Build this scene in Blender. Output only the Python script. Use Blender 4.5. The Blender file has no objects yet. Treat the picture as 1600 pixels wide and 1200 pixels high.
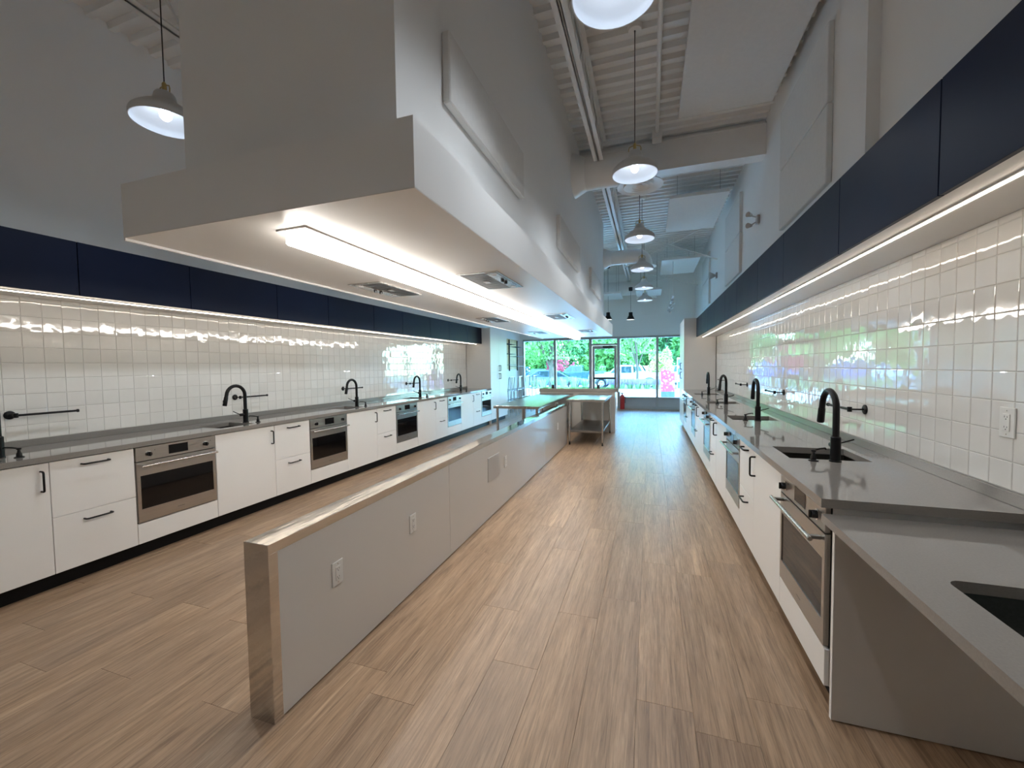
import bpy, math, random
from mathutils import Vector, Matrix
random.seed(7)
PI = math.pi
R = math.radians
scene = bpy.context.scene
COL = scene.collection

# ------------------------------------------------------------------ camera
CAMH = 1.465
YAW, PITCH, ROLL, FPX = R(18.5966), R(2.5217), R(-0.7513), 641.1
fw = Vector((-math.sin(YAW)*math.cos(PITCH), math.cos(YAW)*math.cos(PITCH), -math.sin(PITCH)))
rt = Vector((math.cos(YAW), math.sin(YAW), 0)); up = rt.cross(fw)
rt2 = rt*math.cos(ROLL)+up*math.sin(ROLL); up2 = up*math.cos(ROLL)-rt*math.sin(ROLL)
cd = bpy.data.cameras.new('camera'); cam = bpy.data.objects.new('camera', cd); COL.objects.link(cam)
cam.matrix_world = Matrix(((rt2.x, up2.x, -fw.x, 0), (rt2.y, up2.y, -fw.y, 0), (rt2.z, up2.z, -fw.z, CAMH), (0, 0, 0, 1)))
cd.sensor_width = 36.0; cd.lens = FPX*36.0/1600.0; cd.clip_start = 0.02; cd.clip_end = 300
scene.camera = cam

# ------------------------------------------------------------------ world, sun, exposure
world = bpy.data.worlds.new('sky_world'); scene.world = world; world.use_nodes = True
wn = world.node_tree.nodes; wl = world.node_tree.links
bg = wn['Background']; sky = wn.new('ShaderNodeTexSky'); sky.sky_type = 'NISHITA'
sky.sun_disc = False; sky.sun_elevation = R(52); sky.sun_rotation = R(100); sky.air_density = 1.2; sky.dust_density = 0.8
wl.new(sky.outputs[0], bg.inputs[0]); bg.inputs[1].default_value = 3.1
sd = bpy.data.lights.new('sun', 'SUN'); sd.energy = 5.5; sd.angle = R(0.6); sd.color = (0.62, 0.84, 1.0)
sun = bpy.data.objects.new('sun', sd); COL.objects.link(sun)
sun.rotation_euler = (R(40), 0, R(80))       # shines along the facade on to the forecourt and car park
vs = scene.view_settings
vs.view_transform = 'Standard'; vs.look = 'None'; vs.gamma = 1.0; vs.use_curve_mapping = False
vs.exposure = 0.60
LED_FIX, LED_STRIP, BULB, SPOT = 12.5, 10.5, 5.0, 36.0
scene.cycles.diffuse_bounces = 7

# ------------------------------------------------------------------ materials
MATS = {}
def nodes_of(name):
    m = bpy.data.materials.new(name); m.use_nodes = True
    nt = m.node_tree; return m, nt, nt.nodes['Principled BSDF']
def N(nt, t, **kw):
    n = nt.nodes.new(t)
    for k, v in kw.items(): setattr(n, k, v)
    return n
def pos(nt, scale=(1, 1, 1), obj=False):
    mp = N(nt, 'ShaderNodeMapping'); mp.inputs['Scale'].default_value = scale
    if obj: nt.links.new(N(nt, 'ShaderNodeTexCoord').outputs['Object'], mp.inputs[0])
    else: nt.links.new(N(nt, 'ShaderNodeNewGeometry').outputs['Position'], mp.inputs[0])
    return mp
def noise(nt, vec, scale, detail=3.0, rough=0.5):
    n = N(nt, 'ShaderNodeTexNoise'); n.inputs['Scale'].default_value = scale; n.inputs['Detail'].default_value = detail
    n.inputs['Roughness'].default_value = rough
    nt.links.new(vec.outputs[0], n.inputs['Vector']); return n
def ramp(nt, fac, stops):
    r = N(nt, 'ShaderNodeValToRGB'); e = r.color_ramp.elements
    while len(e) < len(stops): e.new(0.5)
    for el, (p, c) in zip(e, stops): el.position = p; el.color = (*c, 1)
    nt.links.new(fac, r.inputs[0]); return r
def mat(name, col, rough=0.5, metal=0.0, var=0.04, vscale=6.0, vs3=(1, 1, 1), bump=0.0, bscale=40.0, emit=None, spec=None, rvar=0.0, coat=0.0):
    m, nt, p = nodes_of(name)
    mp = pos(nt, vs3)
    nz = noise(nt, mp, vscale)
    lo = tuple(max(0, c*(1-var)) for c in col); hi = tuple(min(1, c*(1+var)) for c in col)
    rp = ramp(nt, nz.outputs['Fac'], [(0.3, lo), (0.7, hi)])
    nt.links.new(rp.outputs[0], p.inputs['Base Color'])
    p.inputs['Roughness'].default_value = rough; p.inputs['Metallic'].default_value = metal
    if rvar:
        mr = N(nt, 'ShaderNodeMapRange'); mr.inputs['To Min'].default_value = max(0.01, rough-rvar); mr.inputs['To Max'].default_value = rough+rvar
        nt.links.new(nz.outputs['Fac'], mr.inputs[0]); nt.links.new(mr.outputs[0], p.inputs['Roughness'])
    if spec is not None: p.inputs['Specular IOR Level'].default_value = spec
    if coat: p.inputs['Coat Weight'].default_value = coat; p.inputs['Coat Roughness'].default_value = 0.03
    if bump:
        b = N(nt, 'ShaderNodeBump'); b.inputs['Strength'].default_value = bump; b.inputs['Distance'].default_value = 0.01
        n2 = noise(nt, pos(nt, vs3), bscale); nt.links.new(n2.outputs['Fac'], b.inputs['Height']); nt.links.new(b.outputs[0], p.inputs['Normal'])
    if emit:
        p.inputs['Emission Color'].default_value = (*emit[0], 1); p.inputs['Emission Strength'].default_value = emit[1]
    MATS[name] = m; return m

mat('wall_paint', (0.85, 0.85, 0.84), 0.6, var=0.015, vscale=1.5, bump=0.05, bscale=180)
mat('bulkhead_paint', (0.82, 0.82, 0.81), 0.5, var=0.015, vscale=1.5, bump=0.04, bscale=180)
mat('soffit_paint', (0.78, 0.76, 0.73), 0.32, var=0.012, vscale=1.2, bump=0.10, bscale=5)
mat('deck_paint', (0.83, 0.82, 0.80), 0.45, var=0.03, vscale=3)
mat('steel_paint', (0.82, 0.81, 0.79), 0.45, var=0.02)
mat('acoustic_felt', (0.74, 0.73, 0.71), 0.9, var=0.02, vscale=30, bump=0.15, bscale=300)
mat('cabinet_white', (0.87, 0.86, 0.845), 0.30, var=0.01, vscale=2)
mat('cabinet_inside', (0.30, 0.29, 0.28), 0.6)
mat('end_panel_grey', (0.60, 0.57, 0.53), 0.5, var=0.02, vscale=4, bump=0.05, bscale=200)
mat('gable_white', (0.70, 0.68, 0.65), 0.35, var=0.01)
mat('navy', (0.006, 0.010, 0.026), 0.42, var=0.10, vscale=2.2, rvar=0.05, spec=0.13)
mat('counter', (0.245, 0.228, 0.21), 0.05, var=0.05, vscale=160, spec=0.6)
mat('upstand', (0.21, 0.197, 0.182), 0.20, var=0.05, vscale=160)
mat('grout', (0.60, 0.585, 0.56), 0.8)
mat('kick_black', (0.006, 0.006, 0.007), 0.45, spec=0.15)
mat('black_metal', (0.006, 0.006, 0.007), 0.38, metal=0.0, spec=0.25)
mat('black_plastic', (0.012, 0.012, 0.013), 0.25)
mat('black_glass', (0.004, 0.004, 0.005), 0.04, spec=0.35)
mat('stainless', (0.52, 0.50, 0.475), 0.26, metal=1.0, var=0.05, vscale=3, vs3=(40, 40, 1.5), rvar=0.05)
mat('stainless_h', (0.50, 0.475, 0.445), 0.30, metal=1.0, var=0.05, vscale=4, vs3=(30, 1, 60), rvar=0.05)
mat('stainless_dark', (0.27, 0.265, 0.26), 0.35, metal=1.0, var=0.08, vscale=5, rvar=0.06)
mat('steel_cap', (0.66, 0.645, 0.62), 0.09, metal=1.0, var=0.04, vscale=3, vs3=(6, 1, 6), rvar=0.03, bump=0.10, bscale=2.5)
mat('sink_composite', (0.035, 0.04, 0.037), 0.35, var=0.2, vscale=120)
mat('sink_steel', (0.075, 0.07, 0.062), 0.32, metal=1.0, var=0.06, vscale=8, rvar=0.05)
mat('chrome', (0.72, 0.72, 0.72), 0.12, metal=1.0)
mat('brass', (0.55, 0.42, 0.18), 0.3, metal=1.0)
mat('frp_panel', (0.66, 0.635, 0.60), 0.13, var=0.012, vscale=1.5, bump=0.03, bscale=7)
mat('plate_white', (0.74, 0.73, 0.70), 0.35)
mat('plate_grey', (0.50, 0.48, 0.46), 0.45)
mat('slot_dark', (0.02, 0.02, 0.02), 0.6)
mat('lamp_shade', (0.60, 0.60, 0.59), 0.35, var=0.01)
mat('lamp_inner', (0.86, 0.90, 0.96), 0.5, var=0.005)
mat('mullion', (0.40, 0.41, 0.42), 0.4, metal=0.6, var=0.03)
mat('infill', (0.42, 0.43, 0.45), 0.45, var=0.02)
mat('cable', (0.03, 0.03, 0.03), 0.5)
mat('rubber', (0.02, 0.02, 0.02), 0.8)
mat('red_paint', (0.45, 0.02, 0.02), 0.3)
mat('tan_board', (0.78, 0.62, 0.32), 0.6, var=0.10, vscale=5)
mat('stool_steel', (0.60, 0.62, 0.64), 0.3, metal=0.9)
mat('led_base', (0.70, 0.69, 0.68), 0.4)
mat('led_diffuser', (0.9, 0.9, 0.88), 0.5, emit=((1.0, 0.94, 0.86), LED_FIX))
mat('led_strip', (0.9, 0.85, 0.75), 0.5, emit=((1.0, 0.87, 0.72), LED_STRIP))
mat('bulb', (0.9, 0.95, 1.0), 0.5, emit=((0.80, 0.90, 1.0), BULB))
mat('small_bulb', (0.9, 0.9, 0.85), 0.5, emit=((1.0, 0.93, 0.82), 8.0))
mat('asphalt', (0.16, 0.16, 0.17), 0.9, var=0.15, vscale=3)
mat('concrete', (0.55, 0.54, 0.52), 0.85, var=0.08, vscale=1.5)
mat('soil', (0.10, 0.075, 0.05), 0.95, var=0.3, vscale=8)
mat('bark', (0.10, 0.08, 0.06), 0.9, var=0.3, vscale=12, vs3=(1, 1, .2), bump=0.4, bscale=20)
mat('tire', (0.015, 0.015, 0.016), 0.8)
mat('rim', (0.55, 0.56, 0.58), 0.25, metal=0.9)
mat('car_glass', (0.02, 0.035, 0.05), 0.05, spec=0.8)
for nm, c in (('car_graphite', (0.06, 0.085, 0.13)), ('car_white', (0.42, 0.45, 0.46)), ('car_blue', (0.03, 0.08, 0.30)), ('car_silver', (0.42, 0.46, 0.52)), ('car_black', (0.015, 0.018, 0.025))):
    mat(nm, c, 0.22, metal=0.0, var=0.02, coat=1.0)
mat('tail_red', (0.5, 0.01, 0.01), 0.2)
mat('head_lamp', (0.8, 0.8, 0.8), 0.1)

def leaf_mat(name, a, b, trans=0.35):
    m, nt, p = nodes_of(name)
    oi = noise(nt, pos(nt), 1.6, 4)
    rp = ramp(nt, oi.outputs['Fac'], [(0.32, a), (0.68, b)])
    nt.links.new(rp.outputs[0], p.inputs['Base Color']); p.inputs['Roughness'].default_value = 0.6
    tr = N(nt, 'ShaderNodeBsdfTranslucent'); nt.links.new(rp.outputs[0], tr.inputs[0])
    mx = N(nt, 'ShaderNodeMixShader'); mx.inputs[0].default_value = trans
    nt.links.new(p.outputs[0], mx.inputs[1]); nt.links.new(tr.outputs[0], mx.inputs[2])
    nt.links.new(mx.outputs[0], nt.nodes['Material Output'].inputs[0]); MATS[name] = m
leaf_mat('leaf_green', (0.09, 0.26, 0.06), (0.30, 0.55, 0.16))
leaf_mat('leaf_deep', (0.05, 0.17, 0.06), (0.17, 0.40, 0.14))
leaf_mat('leaf_lime', (0.30, 0.50, 0.10), (0.62, 0.70, 0.20))
leaf_mat('leaf_red', (0.35, 0.03, 0.06), (0.62, 0.10, 0.16))
leaf_mat('leaf_grass', (0.16, 0.34, 0.14), (0.42, 0.60, 0.32))
leaf_mat('lavender_bloom', (0.22, 0.16, 0.46), (0.42, 0.34, 0.66))

def glass_mat():
    m, nt, p = nodes_of('window_glass'); nt.nodes.remove(p)
    t = N(nt, 'ShaderNodeBsdfTransparent'); g = N(nt, 'ShaderNodeBsdfGlossy'); g.inputs['Roughness'].default_value = 0.0
    nz = noise(nt, pos(nt), 0.7); rp = ramp(nt, nz.outputs['Fac'], [(0.3, (0.64, 0.89, 0.975)), (0.7, (0.66, 0.90, 0.985))])
    nt.links.new(rp.outputs[0], t.inputs[0])
    fr = N(nt, 'ShaderNodeFresnel'); fr.inputs[0].default_value = 1.45
    mx = N(nt, 'ShaderNodeMixShader'); nt.links.new(fr.outputs[0], mx.inputs[0]); nt.links.new(t.outputs[0], mx.inputs[1]); nt.links.new(g.outputs[0], mx.inputs[2])
    nt.links.new(mx.outputs[0], nt.nodes['Material Output'].inputs[0]); MATS['window_glass'] = m
glass_mat()

def tile_mat():
    m, nt, p = nodes_of('tile_glaze')
    oi = N(nt, 'ShaderNodeObjectInfo'); ng = N(nt, 'ShaderNodeNewGeometry')
    ad = N(nt, 'ShaderNodeMath', operation='ADD'); nt.links.new(oi.outputs['Random'], ad.inputs[0]); nt.links.new(ng.outputs['Random Per Island'], ad.inputs[1])
    fr = N(nt, 'ShaderNodeMath', operation='FRACT'); nt.links.new(ad.outputs[0], fr.inputs[0])
    rp = ramp(nt, fr.outputs[0], [(0.0, (0.72, 0.70, 0.665)), (1.0, (0.77, 0.755, 0.725))])
    nt.links.new(rp.outputs[0], p.inputs['Base Color']); p.inputs['Roughness'].default_value = 0.03; p.inputs['Specular IOR Level'].default_value = 0.85
    b = N(nt, 'ShaderNodeBump'); b.inputs['Strength'].default_value = 0.16; b.inputs['Distance'].default_value = 0.008
    n2 = noise(nt, pos(nt), 11, 1.0); nt.links.new(n2.outputs['Fac'], b.inputs['Height']); nt.links.new(b.outputs[0], p.inputs['Normal'])
    MATS['tile_glaze'] = m
tile_mat()

def plank_mat():
    m, nt, p = nodes_of('oak_plank')
    oi = N(nt, 'ShaderNodeObjectInfo'); ng = N(nt, 'ShaderNodeNewGeometry')
    ad = N(nt, 'ShaderNodeMath', operation='ADD'); nt.links.new(oi.outputs['Random'], ad.inputs[0]); nt.links.new(ng.outputs['Random Per Island'], ad.inputs[1])
    fr = N(nt, 'ShaderNodeMath', operation='FRACT'); nt.links.new(ad.outputs[0], fr.inputs[0])
    mul = N(nt, 'ShaderNodeMath', operation='MULTIPLY'); mul.inputs[1].default_value = 37.0; nt.links.new(fr.outputs[0], mul.inputs[0])
    cmb = N(nt, 'ShaderNodeCombineXYZ'); nt.links.new(mul.outputs[0], cmb.inputs[0]); nt.links.new(mul.outputs[0], cmb.inputs[2])
    va = N(nt, 'ShaderNodeVectorMath', operation='ADD'); nt.links.new(ng.outputs['Position'], va.inputs[0]); nt.links.new(cmb.outputs[0], va.inputs[1])
    def streak(sx, sy, detail, rough=0.6, dist=0.0):
        mp = N(nt, 'ShaderNodeMapping'); mp.inputs['Scale'].default_value = (sx, sy, 1); nt.links.new(va.outputs[0], mp.inputs[0])
        n = noise(nt, mp, 1.0, detail, rough); n.inputs['Distortion'].default_value = dist; return n
    a = streak(13, 0.95, 6, 0.68, 0.9); b = streak(62, 2.6, 5, 0.62, 0.8); c = streak(4.0, 0.7, 3); d = streak(60, 26, 2); e = streak(190, 7.0, 3, 0.6, 0.6)
    ra = ramp(nt, a.outputs['Fac'], [(0.26, (0.262, 0.168, 0.104)), (0.45, (0.350, 0.234, 0.150)), (0.58, (0.402, 0.276, 0.182)), (0.75, (0.485, 0.348, 0.238))])
    rb = ramp(nt, b.outputs['Fac'], [(0.30, (0.62, 0.60, 0.58)), (0.48, (0.98, 0.98, 0.98)), (0.60, (1.05, 1.05, 1.04)), (0.74, (1.16, 1.15, 1.13))])
    rc = ramp(nt, c.outputs['Fac'], [(0.3, (0.92, 0.91, 0.91)), (0.7, (1.07, 1.06, 1.03))])
    rd = ramp(nt, fr.outputs[0], [(0.0, (0.93, 0.92, 0.92)), (0.5, (1.0, 1.0, 1.0)), (1.0, (1.06, 1.04, 1.01))])
    re_ = ramp(nt, e.outputs['Fac'], [(0.30, (0.74, 0.72, 0.70)), (0.5, (1.0, 1.0, 1.0)), (0.70, (1.18, 1.17, 1.15))])
    cur = ra
    for x in (rb, rc, rd, re_):
        mx = N(nt, 'ShaderNodeMix', data_type='RGBA', blend_type='MULTIPLY'); mx.inputs[0].default_value = 1.0
        nt.links.new(cur.outputs[0] if cur is ra else cur.outputs[2], mx.inputs[6]); nt.links.new(x.outputs[0], mx.inputs[7]); cur = mx
    nt.links.new(cur.outputs[2], p.inputs['Base Color'])
    mr = N(nt, 'ShaderNodeMapRange'); mr.inputs['To Min'].default_value = 0.30; mr.inputs['To Max'].default_value = 0.46
    nt.links.new(a.outputs['Fac'], mr.inputs[0]); nt.links.new(mr.outputs[0], p.inputs['Roughness'])
    p.inputs['Specular IOR Level'].default_value = 0.55
    bp = N(nt, 'ShaderNodeBump'); bp.inputs['Strength'].default_value = 0.22; bp.inputs['Distance'].default_value = 0.004
    sm = N(nt, 'ShaderNodeMath', operation='ADD'); nt.links.new(b.outputs['Fac'], sm.inputs[0]); nt.links.new(d.outputs['Fac'], sm.inputs[1])
    nt.links.new(sm.outputs[0], bp.inputs['Height']); nt.links.new(bp.outputs[0], p.inputs['Normal'])
    MATS['oak_plank'] = m
plank_mat()

def floral_mat():
    m, nt, p = nodes_of('floral_wrap')
    v = N(nt, 'ShaderNodeTexVoronoi'); v.inputs['Scale'].default_value = 7; nt.links.new(pos(nt).outputs[0], v.inputs['Vector'])
    rp = ramp(nt, v.outputs['Distance'], [(0.05, (0.85, 0.55, 0.6)), (0.3, (0.65, 0.04, 0.10)), (0.6, (0.30, 0.03, 0.16)), (0.9, (0.5, 0.2, 0.4))])
    nt.links.new(rp.outputs[0], p.inputs['Base Color']); p.inputs['Roughness'].default_value = 0.5; MATS['floral_wrap'] = m
floral_mat()

# ------------------------------------------------------------------ mesh helpers
class MB:
    def __init__(s): s.v = []; s.f = []
    def add(s, vs_, fs):
        o = len(s.v); s.v += [tuple(q) for q in vs_]; s.f += [tuple(i+o for i in f) for f in fs]; return s
    def box(s, x0, x1, y0, y1, z0, z1):
        if x0 > x1: x0, x1 = x1, x0
        if y0 > y1: y0, y1 = y1, y0
        return s.add([(x0, y0, z0), (x1, y0, z0), (x1, y1, z0), (x0, y1, z0), (x0, y0, z1), (x1, y0, z1), (x1, y1, z1), (x0, y1, z1)],
                     [(3, 2, 1, 0), (4, 5, 6, 7), (0, 1, 5, 4), (1, 2, 6, 5), (2, 3, 7, 6), (3, 0, 4, 7)])
    def cbox(s, x0, x1, y0, y1, z0, z1, c=0.003):
        if x0 > x1: x0, x1 = x1, x0
        if y0 > y1: y0, y1 = y1, y0
        c = min(c, (x1-x0)*.45, (y1-y0)*.45, (z1-z0)*.45)
        vs_ = []; idx = {}
        P = ((x0, x1), (y0, y1), (z0, z1))
        for i in (0, 1):
            for j in (0, 1):
                for k in (0, 1):
                    for ax in range(3):
                        q = [P[0][i], P[1][j], P[2][k]]; sg = (i, j, k)
                        for b in range(3):
                            if b != ax: q[b] += c if sg[b] == 0 else -c
                        idx[(i, j, k, ax)] = len(vs_); vs_.append(q)
        fs = []
        for ax in range(3):
            b, d = [t for t in range(3) if t != ax]
            for sgn in (0, 1):
                loop = []
                for bb, dd in ((0, 0), (1, 0), (1, 1), (0, 1)):
                    t = [0, 0, 0]; t[ax] = sgn; t[b] = bb; t[d] = dd; loop.append(idx[(*t, ax)])
                fs.append(loop)
            for bb in (0, 1):
                for dd in (0, 1):
                    t0 = [0, 0, 0]; t0[b] = bb; t0[d] = dd; t1 = list(t0); t0[ax] = 0; t1[ax] = 1
                    fs.append([idx[(*t0, b)], idx[(*t1, b)], idx[(*t1, d)], idx[(*t0, d)]])
        for i in (0, 1):
            for j in (0, 1):
                for k in (0, 1): fs.append([idx[(i, j, k, 0)], idx[(i, j, k, 1)], idx[(i, j, k, 2)]])
        return s.add(vs_, fs)
    def tube(s, pts, rad, seg=10, caps=True):
        pts = [Vector(q) for q in pts]; n = len(pts)
        if not isinstance(rad, (list, tuple)): rad = [rad]*n
        rings = []; ref = None
        for i in range(n):
            d = (pts[min(i+1, n-1)]-pts[max(i-1, 0)]); d.normalize()
            if ref is None:
                a = Vector((0, 0, 1)) if abs(d.z) < .9 else Vector((1, 0, 0)); ref = d.cross(a).normalized()
            else: ref = (ref-d*ref.dot(d)).normalized()
            b = d.cross(ref)
            rings.append([pts[i]+(ref*math.cos(2*PI*k/seg)+b*math.sin(2*PI*k/seg))*rad[i] for k in range(seg)])
        vs_ = [q for r in rings for q in r]; fs = []
        for i in range(n-1):
            for k in range(seg): fs.append((i*seg+k, i*seg+(k+1) % seg, (i+1)*seg+(k+1) % seg, (i+1)*seg+k))
        if caps: fs.append(tuple(range(seg-1, -1, -1))); fs.append(tuple((n-1)*seg+k for k in range(seg)))
        return s.add(vs_, fs)
    def lathe(s, prof, seg=24, c=(0, 0, 0), axis='z'):
        vs_ = []; fs = []
        for r, z in prof:
            for k in range(seg):
                x, y = r*math.cos(2*PI*k/seg), r*math.sin(2*PI*k/seg)
                q = (x, y, z) if axis == 'z' else ((x, z, y) if axis == 'y' else (z, x, y))
                vs_.append((q[0]+c[0], q[1]+c[1], q[2]+c[2]))
        for i in range(len(prof)-1):
            for k in range(seg): fs.append((i*seg+k, i*seg+(k+1) % seg, (i+1)*seg+(k+1) % seg, (i+1)*seg+k))
        if prof[0][0] > 1e-6: pass
        return s.add(vs_, fs)
    def prism(s, poly, a0, a1, axis='x'):
        n = len(poly)
        def q(p_, a): return (a, p_[0], p_[1]) if axis == 'x' else ((p_[0], a, p_[1]) if axis == 'y' else (p_[0], p_[1], a))
        return s.add([q(p_, a0) for p_ in poly]+[q(p_, a1) for p_ in poly],
                     [tuple(range(n-1, -1, -1)), tuple(range(n, 2*n))]+[(i, (i+1) % n, n+(i+1) % n, n+i) for i in range(n)])
    def plate(s, xs, ys, z0, z1, holes):
        nx, ny = len(xs)-1, len(ys)-1
        solid = lambda i, j: 0 <= i < nx and 0 <= j < ny and (i, j) not in holes
        for i in range(nx):
            for j in range(ny):
                if not solid(i, j): continue
                x0, x1, y0, y1 = xs[i], xs[i+1], ys[j], ys[j+1]
                s.add([(x0, y0, z1), (x1, y0, z1), (x1, y1, z1), (x0, y1, z1)], [(0, 1, 2, 3)])
                s.add([(x0, y0, z0), (x1, y0, z0), (x1, y1, z0), (x0, y1, z0)], [(3, 2, 1, 0)])
                for di, dj, a, b in ((-1, 0, (x0, y1), (x0, y0)), (1, 0, (x1, y0), (x1, y1)), (0, -1, (x0, y0), (x1, y0)), (0, 1, (x1, y1), (x0, y1))):
                    if not solid(i+di, j+dj):
                        s.add([(*a, z0), (*b, z0), (*b, z1), (*a, z1)], [(0, 1, 2, 3)])
        return s
    def xf(s, M):
        s.v = [tuple(M @ Vector(q)) for q in s.v]; return s
    def mesh(s, name, mt, smooth=35):
        me = bpy.data.meshes.new(name); me.from_pydata(s.v, [], s.f); me.update()
        import bmesh
        bm = bmesh.new(); bm.from_mesh(me); bmesh.ops.recalc_face_normals(bm, faces=bm.faces); bm.to_mesh(me); bm.free()
        if smooth:
            me.polygons.foreach_set('use_smooth', [True]*len(me.polygons)); me.set_sharp_from_angle(angle=R(smooth))
        if mt: me.materials.append(MATS[mt])
        return me
    def build(s, name, mt, parent=None, loc=(0, 0, 0), rotz=0.0, smooth=35, kind=None, label=None):
        o = bpy.data.objects.new(name, s.mesh(name, mt, smooth)); COL.objects.link(o)
        o.location = loc; o.rotation_euler = (0, 0, rotz); o.parent = parent
        if kind: o['kind'] = kind
        if label: o['label'] = label
        return o
def tag(o, label, cat=None, group=None, kind=None):
    o['label'] = label
    if cat: o['category'] = cat
    if group: o['group'] = group
    if kind: o['kind'] = kind
    return o
def thing(name, label, cat, loc=(0, 0, 0), rotz=0.0, group=None):
    o = bpy.data.objects.new(name, None); COL.objects.link(o); o.location = loc; o.rotation_euler = (0, 0, rotz)
    o.empty_display_size = 0.1
    return tag(o, label, cat, group)
def struct(name, loc=(0, 0, 0), label=None):
    o = bpy.data.objects.new(name, None); COL.objects.link(o); o.location = loc; o['kind'] = 'structure'
    if label: o['label'] = label
    return o
def mesh_obj(name, me, parent=None, loc=(0, 0, 0), rot=(0, 0, 0), kind=None):
    o = bpy.data.objects.new(name, me); COL.objects.link(o); o.location = loc; o.rotation_euler = rot; o.parent = parent
    if kind: o['kind'] = kind
    return o
ORD = ['first', 'second', 'third', 'fourth', 'fifth', 'sixth', 'seventh', 'eighth', 'ninth', 'tenth', 'eleventh', 'twelfth']
def inview(P, margin=40):
    v = Vector(P)-Vector((0, 0, CAMH)); z = v.dot(fw)
    if z < 0.1: return False
    x = 800+FPX*v.dot(rt2)/z; y = 600-FPX*v.dot(up2)/z
    return -margin < x < 1600+margin and -margin < y < 1200+margin
def solid_angle(P, nrm):
    v = Vector(P)-Vector((0, 0, CAMH)); d = v.length
    return abs(v.normalized().dot(Vector(nrm)))/d**2

# ------------------------------------------------------------------ room data
XWL, XWR, YB, YF, ZC = -4.4391, 1.3224, -3.5, 14.08, 4.42
XCL, XTL, XNL = -3.777, -3.7584, -4.0005
XCR, XTR, XNR = 0.692, 0.6614, 0.9343
ZB, ZT, ZUP, CT = 2.0273, 2.4187, 0.9583, 0.91
YE = 9.556                                   # far end of both kitchen runs

# ------------------------------------------------------------------ walls, ceiling, floor
def wall(name, x0, x1, y0, y1, z0, z1, mt='wall_paint'):
    o = MB().box(x0, x1, y0, y1, z0, z1).build(name, mt, smooth=0); o['kind'] = 'structure'; return o
wl_left = wall('wall_left', XWL-.2, XWL-.008, YB, YF, 0, ZC+.2)
wl_right = wall('wall_right', XWR+.008, XWR+.2, YB, YF, 0, ZC+.2)
wall('wall_back', XWL-.2, XWR+.2, YB-.2, YB, 0, ZC+.2)
wl_front = wall('wall_front', XWL-.2, XWR+.2, YF, YF+.2, 2.385, ZC+.2)
MB().box(XWL-.2, -4.306, YF, YF+.2, 0, 2.385).build('jamb', 'wall_paint', wl_front, smooth=0)
MB().box(XWR-.002, XWR+.2, YF, YF+.2, 0, 2.385).build('jamb', 'wall_paint', wl_front, smooth=0)

# ribbed metal roof deck: trapezoid ribs running across the room
def deck():
    b = MB(); pitch = 0.155; y = YB; prof = []
    while y < YF:
        prof += [(y, ZC), (y+.048, ZC), (y+.062, ZC+.045), (y+pitch-.014, ZC+.045)]; y += pitch
    prof.append((YF, ZC))
    x0, x1 = XWL-.2, XWR+.2
    vs_ = [(x0, q[0], q[1]) for q in prof]+[(x1, q[0], q[1]) for q in prof]; n = len(prof)
    b.add(vs_, [(i, i+1, n+i+1, n+i) for i in range(n-1)])
    b.box(x0, x1, YB-.2, YF+.2, ZC+.2, ZC+.3)
    o = b.build('ceiling', 'deck_paint', smooth=0); o['kind'] = 'structure'; return o
deck()

# floor of oak planks
PW, PL = 0.2285, 1.32
floor = MB().box(XWL-.2, XWR+.2, YB-.2, YF+.1, -.2, -.004).build('floor', 'soil', smooth=0); floor['kind'] = 'structure'
floor.data.materials.clear(); floor.data.materials.append(MATS['slot_dark'])
def plank_bm(b, x0, x1, y0, y1):
    g, c = 0.0004, 0.0007
    x0 += g; x1 -= g; y0 += g; y1 -= g
    b.add([(x0, y0, -c), (x1, y0, -c), (x1, y1, -c), (x0, y1, -c), (x0+c, y0+c, 0), (x1-c, y0+c, 0), (x1-c, y1-c, 0), (x0+c, y1-c, 0), (x0, y0, -.004), (x1, y0, -.004), (x1, y1, -.004), (x0, y1, -.004)],
          [(4, 5, 6, 7), (0, 1, 5, 4), (1, 2, 6, 5), (2, 3, 7, 6), (3, 0, 4, 7), (8, 9, 1, 0), (9, 10, 2, 1), (10, 11, 3, 2), (11, 8, 0, 3)])
planks = []
k0 = int((XWL+.054)/PW)-1
k = k0
while -.054+k*PW < XWR:
    xa, xb = max(-.054+k*PW, XWL-.05), min(-.054+(k+1)*PW, XWR+.05)
    y = YB-random.random()*PL
    while y < YF:
        ya, yb = max(y, YB), min(y+PL, YF+.05)
        if yb-ya > .02 and xb-xa > .02: planks.append((xa, xb, ya, yb))
        y += PL
    k += 1
def pl_score(q):
    P = ((q[0]+q[1])/2, (q[2]+q[3])/2, 0)
    return solid_angle(P, (0, 0, 1)) if (inview(P, 200) or inview((P[0], q[3], 0), 100)) else 0
planks.sort(key=pl_score, reverse=True)
pm = {}
rest = MB()
for i, q in enumerate(planks):
    if i < 300 and pl_score(q) > 0:
        key = (round(q[1]-q[0], 4), round(q[3]-q[2], 3))
        if key not in pm:
            b = MB(); plank_bm(b, 0, q[1]-q[0], 0, q[3]-q[2]); pm[key] = b.mesh('plank', 'oak_plank', 0)
        mesh_obj('plank', pm[key], floor, (q[0], q[2], 0))
    else: plank_bm(rest, *q)
rest.build('plank_field', 'oak_plank', floor, smooth=0, kind='stuff')

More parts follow.
